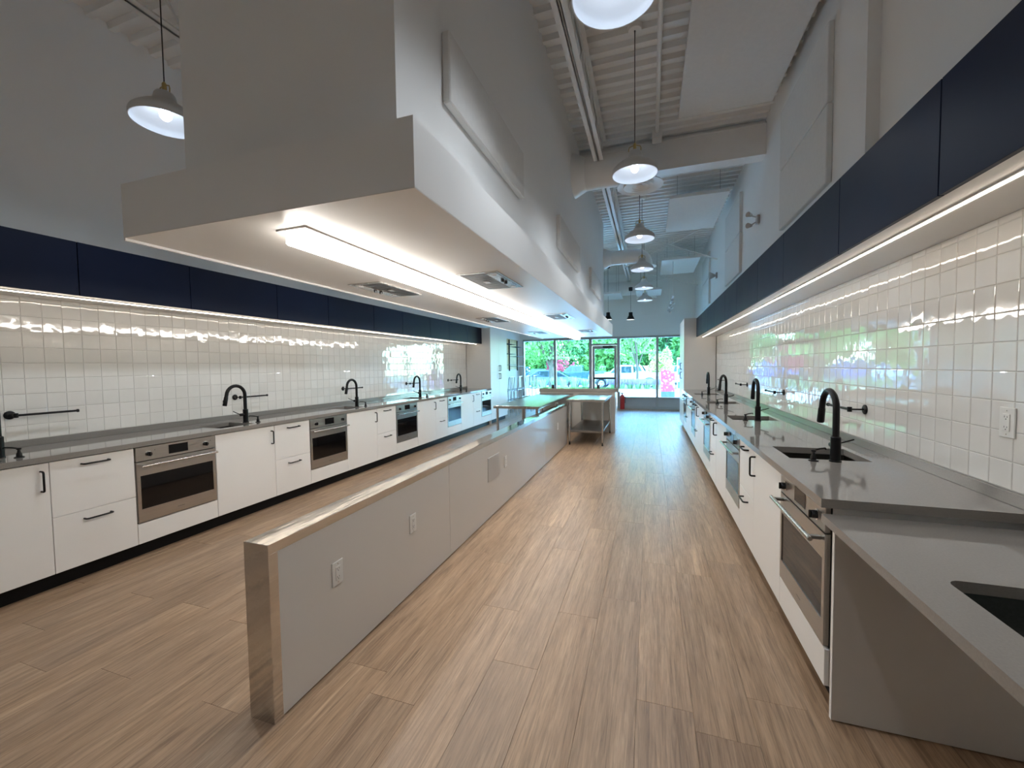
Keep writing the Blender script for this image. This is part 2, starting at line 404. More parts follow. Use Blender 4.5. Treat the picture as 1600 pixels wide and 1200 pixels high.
# glazed square wall tiles
TY, TZ = 0.114, 0.1165
def tile_mesh(w, h):
    t, c, c2 = 0.008, 0.0030, 0.0010
    b = MB()
    def ring(ix, y): return [(-w/2+ix, y, -h/2+ix), (w/2-ix, y, -h/2+ix), (w/2-ix, y, h/2-ix), (-w/2+ix, y, h/2-ix)]
    vs_ = ring(0, 0)+ring(0, -t+.0026)+ring(c2, -t+c2)+ring(c, -t)
    fs = []
    for r in range(3):
        for i in range(4): fs.append((r*4+i, r*4+(i+1) % 4, r*4+4+(i+1) % 4, r*4+4+i))
    fs.append((12, 13, 14, 15))
    return b.add(vs_, fs)
def tiles(parent, side):
    sx = XWL if side < 0 else XWR
    zs = [ZUP, ZUP+.11]+[ZUP+.11+TZ*(i+1) for i in range(8)]+[ZB+.004]
    y0 = 1.749-TY*10 if side < 0 else 2.094-TY*16
    cols = []
    y = y0
    while y < YE-.01: cols.append((y, min(y+TY, YE))); y += TY
    allt = []
    for a, b_ in cols:
        for i in range(len(zs)-1): allt.append((a, b_, zs[i], zs[i+1]))
    def sc(t):
        P = (sx, (t[0]+t[1])/2, (t[2]+t[3])/2)
        return solid_angle(P, (1, 0, 0))*(t[3]-t[2]) if inview(P, 30) else 0
    allt.sort(key=sc, reverse=True)
    rz = R(90) if side < 0 else R(-90)
    cache = {}; rest = MB(); base = sx-.008 if side < 0 else sx+.008
    for i, (a, b_, c, d) in enumerate(allt):
        w, h = b_-a-.0022, d-c-.0022
        loc = Vector((base, (a+b_)/2, (c+d)/2))
        rot = (random.gauss(0, .0035), 0, rz+random.gauss(0, .0035))
        if i < 300 and sc((a, b_, c, d)) > 0:
            key = (round(w, 3), round(h, 3))
            if key not in cache: cache[key] = tile_mesh(w, h).mesh('tile', 'tile_glaze', 25)
            mesh_obj('tile', cache[key], parent, loc, rot)
        else:
            t = tile_mesh(w, h); from mathutils import Euler
            t.xf(Matrix.Translation(loc) @ Euler(rot).to_matrix().to_4x4()); rest.add(t.v, t.f)
    rest.build('tile_field', 'tile_glaze', parent, smooth=25, kind='stuff')
    g0 = base-.004 if side < 0 else base-.0052
    MB().box(g0, g0+.0092, cols[0][0]-.02, YE, ZUP-.03, ZB+.01).build('grout', 'grout', parent, smooth=0)
tiles(wl_left, -1)
tiles(wl_right, 1)

# ------------------------------------------------------------------ storefront windows and door
bays = [(-4.306, -3.141), (-3.141, -1.925), None, (-.98, .223), (.223, 1.322)]
ZS, ZH, MW = 0.39, 2.385, 0.075
wi = 0
for bi, bay in enumerate(bays):
    if bay is None: continue
    wi += 1; xa, xb = bay
    o = struct('window_%d' % wi, ((xa+xb)/2, YF, 0)); w = (xb-xa)/2
    MB().box(-w, -w+MW/2, -.02, .12, 0, ZH).build('jamb', 'mullion', o, smooth=0)
    MB().box(w-MW/2, w, -.02, .12, 0, ZH).build('jamb', 'mullion', o, smooth=0)
    MB().box(-w+MW/2, w-MW/2, -.02, .12, ZH-.06, ZH).build('head_rail', 'mullion', o, smooth=0)
    MB().cbox(-w+MW/2, w-MW/2, -.05, .12, ZS-.045, ZS, .004).build('window_sill', 'mullion', o, smooth=0)
    MB().box(-w+MW/2, w-MW/2, -.02, .12, .0, .07).build('bottom_rail', 'mullion', o, smooth=0)
    MB().cbox(-w+MW/2, w-MW/2, .01, .05, .07, ZS-.045, .003).build('infill_panel', 'infill', o, smooth=0)
    MB().box(-w+MW/2, w-MW/2, .045, .053, ZS, ZH-.06).build('pane', 'window_glass', o, smooth=0)
o = struct('door_1', (-1.4525, YF, 0)); w = .4725
MB().box(-w, -w+.06, -.03, .12, 0, ZH).build('door_jamb', 'mullion', o, smooth=0)
MB().box(w-.06, w, -.03, .12, 0, ZH).build('door_jamb', 'mullion', o, smooth=0)
MB().box(-w+.06, w-.06, -.02, .12, ZH-.06, ZH).build('head_rail', 'mullion', o, smooth=0)
MB().box(-w+.06, w-.06, -.02, .12, 2.11, 2.17).build('transom_bar', 'mullion', o, smooth=0)
MB().box(-w+.06, w-.06, .045, .053, 2.17, ZH-.06).build('transom_pane', 'window_glass', o, smooth=0)
b = MB(); b.box(-w+.07, -w+.15, .0, .045, .01, 2.10); b.box(w-.15, w-.07, .0, .045, .01, 2.10); b.box(-w+.15, w-.15, .0, .045, 2.0, 2.10); b.box(-w+.15, w-.15, .0, .045, .01, .22)
dl = b.build('door_leaf', 'mullion', o, smooth=0)
MB().box(-w+.15, w-.15, .018, .026, .22, 2.0).build('door_glass', 'window_glass', dl, smooth=0)
MB().cbox(-w+.12, w-.12, -.06, -.03, .98, 1.04, .008).build('push_bar', 'black_metal', dl)
MB().cbox(-.05, .28, -.06, 0, 2.03, 2.09, .008).build('door_closer', 'black_plastic', dl)
b = MB(); b.cbox(-.24, .24, -.015, 0, -.2, .2, .004); b.cbox(-.21, .21, -.022, -.015, -.17, .17, .003)
tag(b.build('access_panel', 'wall_paint', None, (-.005, YF, 3.22)), 'square painted access panel on the grey wall above the windows', 'access panel')

# ------------------------------------------------------------------ black kick plates
for nm, x0, x1, y0 in (('baseboard_left', XCL-.075, XCL-.06, .33), ('baseboard_right', XCR+.06, XCR+.075, 1.965)):
    o = MB().box(x0, x1, y0, YE, 0, .105).build(nm, 'kick_black', smooth=0); o['kind'] = 'structure'

# ------------------------------------------------------------------ base cabinets and ovens
GAP = .002
def pull(b, x, z, length, vertical):
    L = length/2; d = .034
    pts = []
    for s_, y in ((-1, 0), (-1, -d+.008), ):
        pts.append((s_*L, y))
    arc = [(-L, 0), (-L, -d+.010), (-L+.003, -d+.003), (-L+.010, -d), (L-.010, -d), (L-.003, -d+.003), (L, -d+.010), (L, 0)]
    P3 = [((x, y, z+t) if vertical else (x+t, y, z)) for t, y in arc]
    b.tube(P3, .0062, 8); return b
def side_place(side, yc):
    return ((XCL, yc, 0), R(90)) if side < 0 else ((XCR, yc, 0), R(-90))
SIDE = {-1: 'left', 1: 'right'}
def carcass(w, root, z1=.868):
    b = MB(); b.box(-w/2, -w/2+.016, .024, .60, .106, z1); b.box(w/2-.016, w/2, .024, .60, .106, z1); b.box(-w/2+.016, w/2-.016, .024, .60, .106, .122); b.box(-w/2+.016, w/2-.016, .59, .60, .122, z1)
    b.build('body', 'cabinet_inside', root, smooth=0)
def door_unit(side, y0, y1, n):
    loc, rz = side_place(side, (y0+y1)/2); w = y1-y0; far = 1 if side < 0 else -1
    t = thing('base_cabinet', 'white single-door sink cabinet on the %s, %s from the camera' % (SIDE[side], ORD[n]), 'cabinet', loc, rz, 'white door cabinets under the %s counter' % SIDE[side])
    carcass(w, t)
    d = MB().cbox(-w/2+GAP, w/2-GAP, 0, .019, .109, .866, .0015).build('door', 'cabinet_white', t)
    pull(MB(), far*(w/2-.042), .748, .132, True).build('handle', 'black_metal', d)
def drawer_unit(side, y0, y1, n):
    loc, rz = side_place(side, (y0+y1)/2); w = y1-y0
    t = thing('drawer_cabinet', 'white two-drawer cabinet on the %s, %s from the camera' % (SIDE[side], ORD[n]), 'cabinet', loc, rz, 'white drawer cabinets under the %s counter' % SIDE[side])
    carcass(w, t)
    for za, zb_, zh in ((.109, .487, .430), (.490, .866, .819)):
        d = MB().cbox(-w/2+GAP, w/2-GAP, 0, .019, za, zb_, .0015).build('drawer', 'cabinet_white', t)
        pull(MB(), 0, zh, .15, False).build('handle', 'black_metal', d)
def oven_unit(side, y0, y1, n):
    loc, rz = side_place(side, (y0+y1)/2); w = y1-y0
    t = thing('oven_cabinet', 'white cabinet base around the oven on the %s, %s from the camera' % (SIDE[side], ORD[n]), 'cabinet', loc, rz, 'oven cabinets under the %s counter' % SIDE[side])
    b = MB(); b.box(-w/2, -w/2+.006, .021, .60, .106, .868); b.box(w/2-.006, w/2, .021, .60, .106, .868); b.box(-w/2+.006, w/2-.006, .021, .60, .106, .268); b.box(-w/2+.006, w/2-.006, .59, .60, .268, .868)
    b.build('body', 'gable_white', t, smooth=0)
    MB().cbox(-w/2+GAP, w/2-GAP, 0, .019, .109, .266, .0015).build('plinth_panel', 'cabinet_white', t)
    v = thing('oven', 'stainless built-in oven in the %s run, %s from the camera' % (SIDE[side], ORD[n]), 'oven', (loc[0], loc[1], .269), rz, 'stainless ovens under the %s counter' % SIDE[side])
    h = w/2-.008
    MB().box(-h, h, .016, .56, .0, .597).build('body', 'black_plastic', v, smooth=0)
    cp = MB().cbox(-h, h, -.004, .016, .487, .597, .002).build('control_panel', 'stainless_h', v)
    MB().cbox(-.075, .075, -.0055, -.004, .507, .580, .0007).build('display', 'black_glass', cp, smooth=0)
    for sx in (-1, 1):
        kx = sx*(h-.085)
        b = MB(); b.lathe([(0.0, 0), (.024, 0), (.024, -.004), (.0, -.004)], 18, (kx, -.004, .537), 'y'); b.build('knob_collar', 'chrome', cp)
        b = MB(); b.lathe([(.018, 0), (.0175, -.016), (.016, -.019), (0, -.019)], 18, (kx, -.008, .537), 'y'); b.cbox(kx-.004, kx+.004, -.036, -.026, .520, .554, .002); b.build('knob', 'black_plastic', cp)
        b = MB(); b.lathe([(.003, 0), (.003, -.001), (0, -.001)], 8, (kx+.045, -.0041, .560), 'y'); b.build('indicator_mark', 'slot_dark', cp)
    d = MB()
    gx, g0, g1 = h-.024, .108, .372
    d.plate([-h, -gx, gx, h], [.008, g0, g1, .481], -.0, .02, {(1, 1)})
    d.v = [(x, .016-z, y) for x, y, z in d.v]
    dd = d.build('door', 'stainless_h', v, smooth=0)
    MB().box(-gx, gx, .0, .010, g0, g1).build('window_glass', 'black_glass', dd, smooth=0)
    b = MB(); b.cbox(-h+.03, h-.03, .0102, .014, g0+.09, g0+.094, .0005); b.build('oven_rack', 'chrome', dd)
    MB().cbox(-.028, .028, -.0048, -.0040, .048, .0535, .0002).build('name_badge', 'stainless_dark', dd, smooth=0)
    hb = MB().tube([(-h+.012, -.052, .452), (h-.012, -.052, .452)], .0095, 12); hb = hb.build('handle', 'stainless', dd)
    for sx in (-1, 1): MB().cbox(sx*(h-.045)-.012, sx*(h-.045)+.012, -.047, -.004, .445, .459, .002).build('handle_post', 'stainless_dark', dd)

LW = (.627, .468, .63)       # door, drawers, oven widths; one bay is 1.725 m
# left run, near to far
y = 2.672-1.725; nl = [0, 0, 0]
oven_unit(-1, .325, .947, 0)
nd = nr = 0; no = 1
for i in range(5):
    door_unit(-1, y, y+.627, nd); nd += 1
    drawer_unit(-1, y+.627, y+1.10, nr); nr += 1
    oven_unit(-1, y+1.10, y+1.725, no); no += 1
    y += 1.725
# right run, near to far
y = 1.985; nd = nr = no = 0
for i in range(5):
    oven_unit(1, y, y+.622, no); no += 1
    if i < 4:
        door_unit(1, y+.622, y+1.252, nd); nd += 1
        drawer_unit(1, y+1.252, y+1.725, nr); nr += 1
    y += 1.725
# end gable of the right run next to the low counter
tag(MB().cbox(XCR+.012, XWR, 1.938, 1.956, .004, .812, .0015).build('end_panel', 'end_panel_grey'), 'grey-beige end panel under the low counter beside the nearest oven', 'panel')
MB().box(XCR+.010, XCR+.012, 1.938, 1.956, .004, .812).build('edge_band', 'cabinet_white', bpy.data.objects['end_panel'], smooth=0)

# ------------------------------------------------------------------ worktops with sinks
LF = [1.447+1.725*i for i in range(5)]          # tap positions, left run
RF = [2.717+1.735*i for i in range(4)]
def worktop(side):
    if side < 0:
        xs = [XWL, -4.205, -3.845, XTL]; ys = [.325]
        for f in LF: ys += [f-.395, f-.045]
        ys.append(YE); lab = 'long grey quartz worktop along the left wall with black taps'
    else:
        xs = [XTR, .770, 1.165, XWR]; ys = [1.957]
        for f in RF: ys += [f+.035, f+.395]
        ys.append(YE); lab = 'long grey quartz worktop along the right wall, raised above the low counter'
    holes = {(1, j) for j in range(1, len(ys)-1, 2)}
    t = thing('worktop', lab, 'countertop', ((xs[0]+xs[-1])/2, ys[0], .873))
    cx = (xs[0]+xs[-1])/2
    MB().plate([x-cx for x in xs], [q-ys[0] for q in ys], 0, CT-.873, holes).build('slab', 'counter', t, smooth=0)
    ux = (XWL, XWL+.018) if side < 0 else (XWR-.018, XWR)
    MB().cbox(ux[0]-cx, ux[1]-cx, .0 if side > 0 else 0, YE-ys[0], CT-.873, ZUP-.873, .0015).build('upstand', 'upstand', t)
worktop(-1); worktop(1)
def basin(name, x0, x1, y0, y1, ztop, depth, mt, lab, group):
    t = thing(name, lab, 'sink', ((x0+x1)/2, (y0+y1)/2, ztop-depth), 0, group)
    a, b_ = (x1-x0)/2, (y1-y0)/2
    def rr(ix, r, z, seg=4):
        out = []
        for cx, cy, a0 in ((a-ix-r, b_-ix-r, 0), (-a+ix+r, b_-ix-r, 90), (-a+ix+r, -b_+ix+r, 180), (a-ix-r, -b_+ix+r, 270)):
            for s_ in range(seg+1):
                an = R(a0+90*s_/seg); out.append((cx+r*math.cos(an), cy+r*math.sin(an), z))
        return out
    L = [rr(-.012, .022, depth), rr(0, .02, depth), rr(.004, .02, .03), rr(.02, .02, .004), rr(.06, .02, 0), ]
    m = MB(); n = len(L[0])
    vs_ = [q for r_ in L for q in r_]
    fs = [(i*n+k_, i*n+(k_+1) % n, (i+1)*n+(k_+1) % n, (i+1)*n+k_) for i in range(len(L)-1) for k_ in range(n)]
    fs.append(tuple((len(L)-1)*n+k_ for k_ in range(n)))
    m.add(vs_, fs); m.build('basin', mt, t, smooth=50)
    MB().lathe([(0, .004), (.018, .003), (.036, .005), (.042, .001)], 20).build('drain', 'chrome', t)
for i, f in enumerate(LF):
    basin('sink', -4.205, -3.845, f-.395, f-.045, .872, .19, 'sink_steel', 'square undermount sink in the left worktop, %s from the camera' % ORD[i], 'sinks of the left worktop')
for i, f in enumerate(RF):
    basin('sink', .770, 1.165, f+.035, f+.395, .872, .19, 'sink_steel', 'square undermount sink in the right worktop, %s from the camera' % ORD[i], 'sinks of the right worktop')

# low counter at the near right, open below
LZ = .85
def low_counter():
    t = thing('low_counter', 'low grey quartz counter in the right foreground with a dark sink', 'countertop', (XTR, 0, LZ-.032))
    sx0, sx1, sy0, sy1 = .785-XTR, 1.165-XTR, 1.09, 1.455
    X0, X1, Y0, Y1 = 0, XWR-XTR, .1, 1.9555
    m = MB(); th = .032
    r = .035; seg = 5
    hole = []
    for cx, cy, a0 in ((sx1-r, sy1-r, 0), (sx0+r, sy1-r, 90), (sx0+r, sy0+r, 180), (sx1-r, sy0+r, 270)):
        for s_ in range(seg+1):
            an = R(a0+90*s_/seg); hole.append((cx+r*math.cos(an), cy+r*math.sin(an)))
    n = len(hole); outer = [(X1, Y1), (X0, Y1), (X0, Y0), (X1, Y0)]
    for z, fl in ((th, 0), (0, 1)):
        vs_ = [(*q, z) for q in hole]+[(*q, z) for q in outer]; fs = []
        q4 = seg+1
        for c_ in range(4):
            for s_ in range(seg): fs.append((c_*q4+s_, c_*q4+s_+1, n+c_))
            fs.append((c_*q4+seg, (c_*q4+seg+1) % n, n+(c_+1) % 4, n+c_))
        m.add(vs_, fs)
    m.add([(*q, 0) for q in hole]+[(*q, th) for q in hole], [(i, (i+1) % n, n+(i+1) % n, n+i) for i in range(n)])
    m.add([(*q, 0) for q in outer]+[(*q, th) for q in outer], [(i, (i+1) % 4, 4+(i+1) % 4, 4+i) for i in range(4)])
    m.build('slab', 'counter', t, smooth=0)
    MB().cbox(XWR-XTR-.018, XWR-XTR, .1, 1.9555, .032, .11, .0015).build('upstand', 'upstand', t)
    MB().box(.05, XWR-XTR, .1, .12, -(LZ-.032), -.0005).build('support_panel', 'end_panel_grey', t, smooth=0)
low_counter()
basin('sink', .785, 1.165, 1.09, 1.455, LZ-.033, .112, 'sink_composite', 'dark composite sink with rounded corners in the low counter', None)

# ------------------------------------------------------------------ taps, soap pumps, swing rails
def tap(loc, rz, lab, group, spin=0.0):
    t = thing('tap', lab, 'tap', loc, rz, group)         # local -x is the spout side, +y the wall
    b = MB(); b.lathe([(0, 0), (.029, 0), (.029, .006), (.0245, .009), (.0245, .135), (.022, .138), (.019, .14)], 20); b.build('base', 'black_metal', t)
    pts = [(0, 0, .138), (0, 0, .29)]
    r = .098
    for i in range(1, 13):
        a = PI*i/12*.97; pts.append((-r+r*math.cos(a), 0, .29+r*math.sin(a)))
    e = Vector(pts[-1]); d = (Vector(pts[-1])-Vector(pts[-2])).normalized()
    pts.append(tuple(e+d*.02))
    M = Matrix.Rotation(spin, 4, 'Z')
    s_ = MB().tube(pts, .0165, 14).xf(M).build('spout', 'black_metal', t)
    e2 = e+d*.018
    MB().tube([e2, e2+d*.008, e2+d*.085, e2+d*.092], [.0165, .0185, .0195, .017], 14).xf(M).build('spray_head', 'black_metal', t)
    q = e2+d*.05
    MB().cbox(q.x-.024, q.x-.016, -.007, .007, q.z-.018, q.z+.018, .003).xf(M).build('spray_button', 'black_plastic', t)
    h = MB(); h.tube([(-.015, 0, .085), (-.058, 0, .085)], .0145, 12); h.tube([(-.050, .010, .088), (-.052, .055, .100), (-.054, .105, .118)], .0042, 8)
    h.build('lever', 'black_metal', t)
def pump(loc, rz, lab, group):
    t = thing('soap_pump', lab, 'soap dispenser', loc, rz, group)
    MB().lathe([(0, 0), (.024, 0), (.024, .004), (.015, .008), (.013, .028), (.009, .034), (.007, .05), (.012, .052), (.012, .062), (0, .064)], 16).build('base', 'black_metal', t)
    MB().tube([(0, 0, .058), (-.020, .035, .066), (-.040, .068, .068), (-.043, .073, .060)], .0045, 8).build('nozzle', 'black_metal', t)
def rail(loc, rz, along, lab, group):
    t = thing('swing_rail', lab, 'towel rail', loc, rz, group)
    MB().lathe([(0, 0), (.031, 0), (.031, -.006), (.026, -.010), (.010, -.012)], 20, (0, 0, 0), 'y').build('wall_flange', 'black_metal', t)
    MB().tube([(0, -.010, 0), (0, -.085, 0)], .0055, 10).build('stem', 'black_metal', t)
    MB().lathe([(0, -.018), (.013, -.016), (.013, .016), (0, .018)], 14, (0, -.085, 0)).build('joint', 'black_metal', t)
    MB().tube([(along*.008, -.085, 0), (along*.335, -.085, .0)], .0085, 10).build('bar', 'black_metal', t)
    MB().lathe([(0, -.006), (.012, -.005), (.0125, .005), (0, .010)], 14, (along*.34, -.085, 0), 'x').build('end_cap', 'black_metal', t)
for i, f in enumerate(LF):
    tap((-4.02, f, CT), R(90), 'black gooseneck tap on the left worktop, %s from the camera' % ORD[i], 'black taps of the left worktop')
    pump((-3.905, f+.045, CT), R(90), 'small black soap pump beside the %s tap on the left' % ORD[i], 'soap pumps of the left worktop')
    rail((XWL, 1.66+1.7205*i, 1.153), R(90), 1, 'black swing-arm rail on the left tiled wall, %s from the camera' % ORD[i], 'swing rails on the left wall')
for i, f in enumerate(RF):
    tap((.979, f, CT), R(-90), 'black gooseneck tap on the right worktop, %s from the camera' % ORD[i], 'black taps of the right worktop', R(150) if i == 2 else 0)
    pump((.872, f-.012, CT), R(-90), 'small black soap pump beside the %s tap on the right' % ORD[i], 'soap pumps of the right worktop')
    rail((XWR, 3.235+1.70*i, 1.153), R(-90), -1, 'black swing-arm rail on the right tiled wall, %s from the camera' % ORD[i], 'swing rails on the right wall')

# ------------------------------------------------------------------ navy wall cabinets with LED strips
UL = [.17, .955, 1.887, 2.667, 3.595, 4.375, 5.312, 6.085, 7.01, 7.80, 8.71, YE-.003]
UR = [.11, .895, 1.825, 2.610, 3.556, 4.327, 5.284, 6.06, 7.0, 7.78, 8.71, YE-.003]
def uppers(side, Y):
    n = 0
    for i in range(len(Y)-1):
        xf_ = XNL if side < 0 else XNR
        t = thing('wall_cabinet', 'navy wall cabinet high on the %s, %s from the camera' % (SIDE[side], ORD[n]), 'cabinet', (xf_, (Y[i]+Y[i+1])/2, ZB), R(90) if side < 0 else R(-90), 'navy wall cabinets on the %s' % SIDE[side])
        w = (Y[i+1]-Y[i])/2; d = abs((XWL if side < 0 else XWR)-xf_)
        MB().box(-w, w, .030, d-.001, .012, ZT-ZB-.004).build('body', 'kick_black', t, smooth=0)
        MB().box(-w, w, .021, d-.001, .002, .012).build('bottom_panel', 'gable_white', t, smooth=0)
        MB().cbox(-w+.0028, w-.0028, 0, .02, 0, ZT-ZB, .0012).build('door', 'navy', t)
        n += 1
uppers(-1, UL); uppers(1, UR)
for side, x in ((-1, -4.135), (1, 1.058)):
    ya = .2 if side < 0 else .14
    t = thing('led_strip', 'thin warm LED strip under the navy cabinets on the %s' % SIDE[side], 'light strip', (x, ya, ZB-.006))
    MB().box(-.012, .012, 0, YE-.03-ya, .002, .008).build('channel', 'led_base', t, smooth=0)
    MB().box(-.0035, .0035, .01, YE-.04-ya, -.003, .002).build('diffuser', 'led_strip', t, smooth=0)

# ------------------------------------------------------------------ tall end cabinets
def tall(side):
    xf_ = XCL if side < 0 else XCR
    w = 1.25; t = thing('tall_cabinet', 'tall white double-door larder cabinet ending the %s run' % SIDE[side], 'cabinet', (xf_, YE+.002+w/2, 0), R(90) if side < 0 else R(-90))
    d = abs((XWL if side < 0 else XWR)-xf_)
    ba, bb = (-w/2+.0185, w/2) if side < 0 else (-w/2, w/2-.0185)
    MB().box(ba, bb, .021, d-.012, .106, 2.43).build('body', 'gable_white', t, smooth=0)
    MB().box(ba, bb, .07, .085, 0, .106).build('kick_plate', 'kick_black', t, smooth=0)
    e = -w/2 if side < 0 else w/2
    MB().box(e, e+(.018 if side < 0 else -.018), 0, d-.01, 0.0, 2.432).build('side_panel', 'gable_white', t, smooth=0)
    a0, a1 = (-w/2+.02, w/2) if side < 0 else (-w/2, w/2-.02)
    mid = (a0+a1)/2
    for xa, xb, hs in ((a0, mid, 1), (mid, a1, -1)):
        for za, zb_, hz in ((.109, 1.305, 1.20), (1.309, 2.43, 1.41)):
            dd = MB().cbox(xa+GAP, xb-GAP, 0, .019, za, zb_, .0015).build('door', 'cabinet_white', t)
            pull(MB(), (xb if hs > 0 else xa)-hs*.045, hz, .14, True).build('handle', 'black_metal', dd)
tall(-1); tall(1)

# ------------------------------------------------------------------ low partition clad in panels with steel caps
PX0, PX1, PZ = -1.592, -1.4605, .7535
t = thing('partition_wall', 'low white panelled partition with polished steel cap down the middle', 'partition', ((PX0+PX1)/2, 1.225, 0))
hw = (PX1-PX0)/2; JY = [0, 1.575, 4.585, 6.30]
MB().box(-hw+.012, hw-.012, .01, 6.30, 0, PZ-.012).build('core', 'slot_dark', t, smooth=0)
for i in range(3):
    a, b_ = JY[i]+(.044 if i == 0 else .0018), JY[i+1]-.0018
    for sx in (-1, 1):
        MB().cbox(sx*hw-sx*.012, sx*(hw-.0015), a if i else .02, b_, .006, PZ-.02, .001).build('panel', 'frp_panel', t)
    b = MB(); th = .0016
    A, B_ = JY[i]+.0008, JY[i+1]-.0008
    b.box(-hw, hw, A, B_, PZ-th, PZ); b.box(hw-th, hw, A, B_, PZ-.042, PZ-th); b.box(-hw, -hw+th, A, B_, PZ-.042, PZ-th)
    b.build('top_cap', 'steel_cap', t, smooth=0)
b = MB(); b.box(-hw-.0008, hw+.0008, -.0016, 0, 0, PZ-.001); b.box(hw-.0008, hw+.0008, 0, .042, 0, PZ-.042); b.box(-hw-.0008, -hw+.0008, 0, .042, 0, PZ-.042)
b.build('end_cap', 'steel_cap', t, smooth=0)
def outlet(loc, rotz, lab, group=None):
    o = thing('power_outlet', lab, 'outlet', loc, rotz, group)
    MB().cbox(-.037, .037, -.006, 0, -.059, .059, .002).build('plate', 'plate_white', o)
    MB().cbox(-.017, .017, -.0085, -.006, -.034, .034, .0012).build('socket_block', 'plate_white', o)
    for s_ in (-1, 1):
        b = MB()
        b.box(-.008, -.006, -.0089, -.0084, s_*.02-.001, s_*.02+.006); b.box(.005, .007, -.0089, -.0084, s_*.02-.001, s_*.02+.005); b.lathe([(.0025, 0), (.0025, -.0004), (0, -.0004)], 8, (0, -.0085, s_*.02-.007), 'y')
        b.build('socket_slots', 'slot_dark', o, smooth=0)
        MB().lathe([(.003, 0), (.003, -.0006), (0, -.0006)], 10, (0, -.006, s_*.046), 'y').build('screw', 'chrome', o)
for i, (y, z) in enumerate(((1.600, .458), (2.279, .453), (4.09, .448), (6.70, .448))):
    outlet((PX1-.0015, y, z), R(90), 'white power outlet on the low partition, %s from its steel end' % ORD[i], 'outlets on the partition')
outlet((XWR-.0005, 2.118, 1.22), R(-90), 'white power outlet on the right tiled wall above the counter end')
b = MB(); b.cbox(-.155, .155, -.006, 0, -.116, .116, .002)
o = tag(b.build('cover_plate', 'plate_grey', None, (PX1-.0015, 3.742, .471), R(90)), 'square grey cover plate screwed to the low partition', 'cover plate')
for sx in (-1, 1):
    for sz in (-1, 1): MB().lathe([(.004, 0), (.004, -.001), (0, -.001)], 8, (sx*.14, -.006, sz*.10), 'y').build('screw', 'chrome', o)

# ------------------------------------------------------------------ hood bulkhead hanging over the partition
HX0, HX1, HY0, HY1, HZ0, HZ1 = -2.31, -.766, 1.257, 9.10, 2.08, 2.324
t = thing('hood_bulkhead', 'long white boxed hood bulkhead hanging from the ceiling over the partition', 'bulkhead', ((HX0+HX1)/2, HY0, HZ0))
cx = (HX0+HX1)/2
b = MB(); b.box(HX0-cx, HX1-cx, 0, HY1-HY0, .004, HZ1-HZ0); b.build('fascia_box', 'bulkhead_paint', t, smooth=0)
MB().box(HX0-cx+.0008, HX1-cx-.0008, .0008, HY1-HY0-.0008, 0, .006).build('soffit', 'soffit_paint', t, smooth=0)
MB().box(HX0-cx-.0006, HX0-cx+.010, .0008, HY1-HY0-.0008, -.012, .0).build('edge_trim', 'cabinet_white', t, smooth=0)
CX0, CX1, CY0, CY1 = -2.115, -.935, 1.415, 8.95
MB().box(CX0-cx, CX1-cx, CY0-HY0, CY1-HY0, HZ1-HZ0, ZC-HZ0+.04).build('chase', 'bulkhead_paint', t, smooth=0)
# recessed extractor units
for r_, xa, xb, sgn, nm in ((0, -2.108, -1.83, -1, 'left'), (1, -1.228, -.933, 1, 'right')):
    for i, y in enumerate((2.505, 4.84, 7.18)):
        o = thing('extractor_unit', 'steel extractor unit set in the %s side of the bulkhead soffit, %s from the camera' % (nm, ORD[i]), 'extractor', ((xa+xb)/2, y+.285, HZ0), 0, 'extractor units under the bulkhead')
        w, l = (xb-xa)/2, .285
        b = MB(); b.plate([-w, -w+.018, w-.018, w], [-l, -l+.018, l-.018, l], -.006, 0, {(1, 1)}); b.build('frame', 'stainless', o, smooth=0)
        ca, cb = (w-.018-.075, w-.018) if sgn > 0 else (-w+.018, -w+.018+.075)
        c_ = MB().cbox(ca, cb, -l+.018, l-.018, -.009, -.0005, .002).build('control_strip', 'stainless', o)
        fa, fb = (-w+.018, ca) if sgn > 0 else (cb, w-.018)
        MB().box(fa, fb, -l+.018, l-.018, -.003, -.0005).build('filter_tray', 'stainless_dark', o, smooth=0)
        b = MB(); n = 14
        for q in range(n):
            yy = -l+.03+(2*l-.06)*q/(n-1); b.box(fa+.006, fb-.006, yy-.006, yy+.006, -.0055, -.003)
        b.build('filter_mesh', 'stainless_dark', o, smooth=0, kind='stuff')
        MB().cbox((fa+fb)/2-.02, (fa+fb)/2+.02, -.03, .03, -.011, -.0055, .002).build('filter_latch', 'stainless', o)
        for q in (-.035, .035):
            MB().lathe([(.013, 0), (.012, -.014), (0, -.014)], 14, ((ca+cb)/2, q, -.009)).build('knob', 'black_plastic', c_)
        for q in (-.21, .21):
            MB().lathe([(.022, 0), (.020, -.002), (0, -.002)], 14, ((ca+cb)/2, q, -.009)).build('spotlight', 'led_base', c_)
# linear luminaire under the bulkhead
t = thing('linear_light', 'long bright linear light fixed under the bulkhead soffit', 'ceiling light', (-1.49, 1.42, HZ0))
MB().box(-.082, .082, 0, 7.55, -.008, 0).build('base_plate', 'led_base', t, smooth=0)
for i in range(6):
    a = .02+i*1.252
    MB().cbox(-.056, .056, a, a+1.249, -.062, -.008, .008).build('diffuser', 'led_diffuser', t)
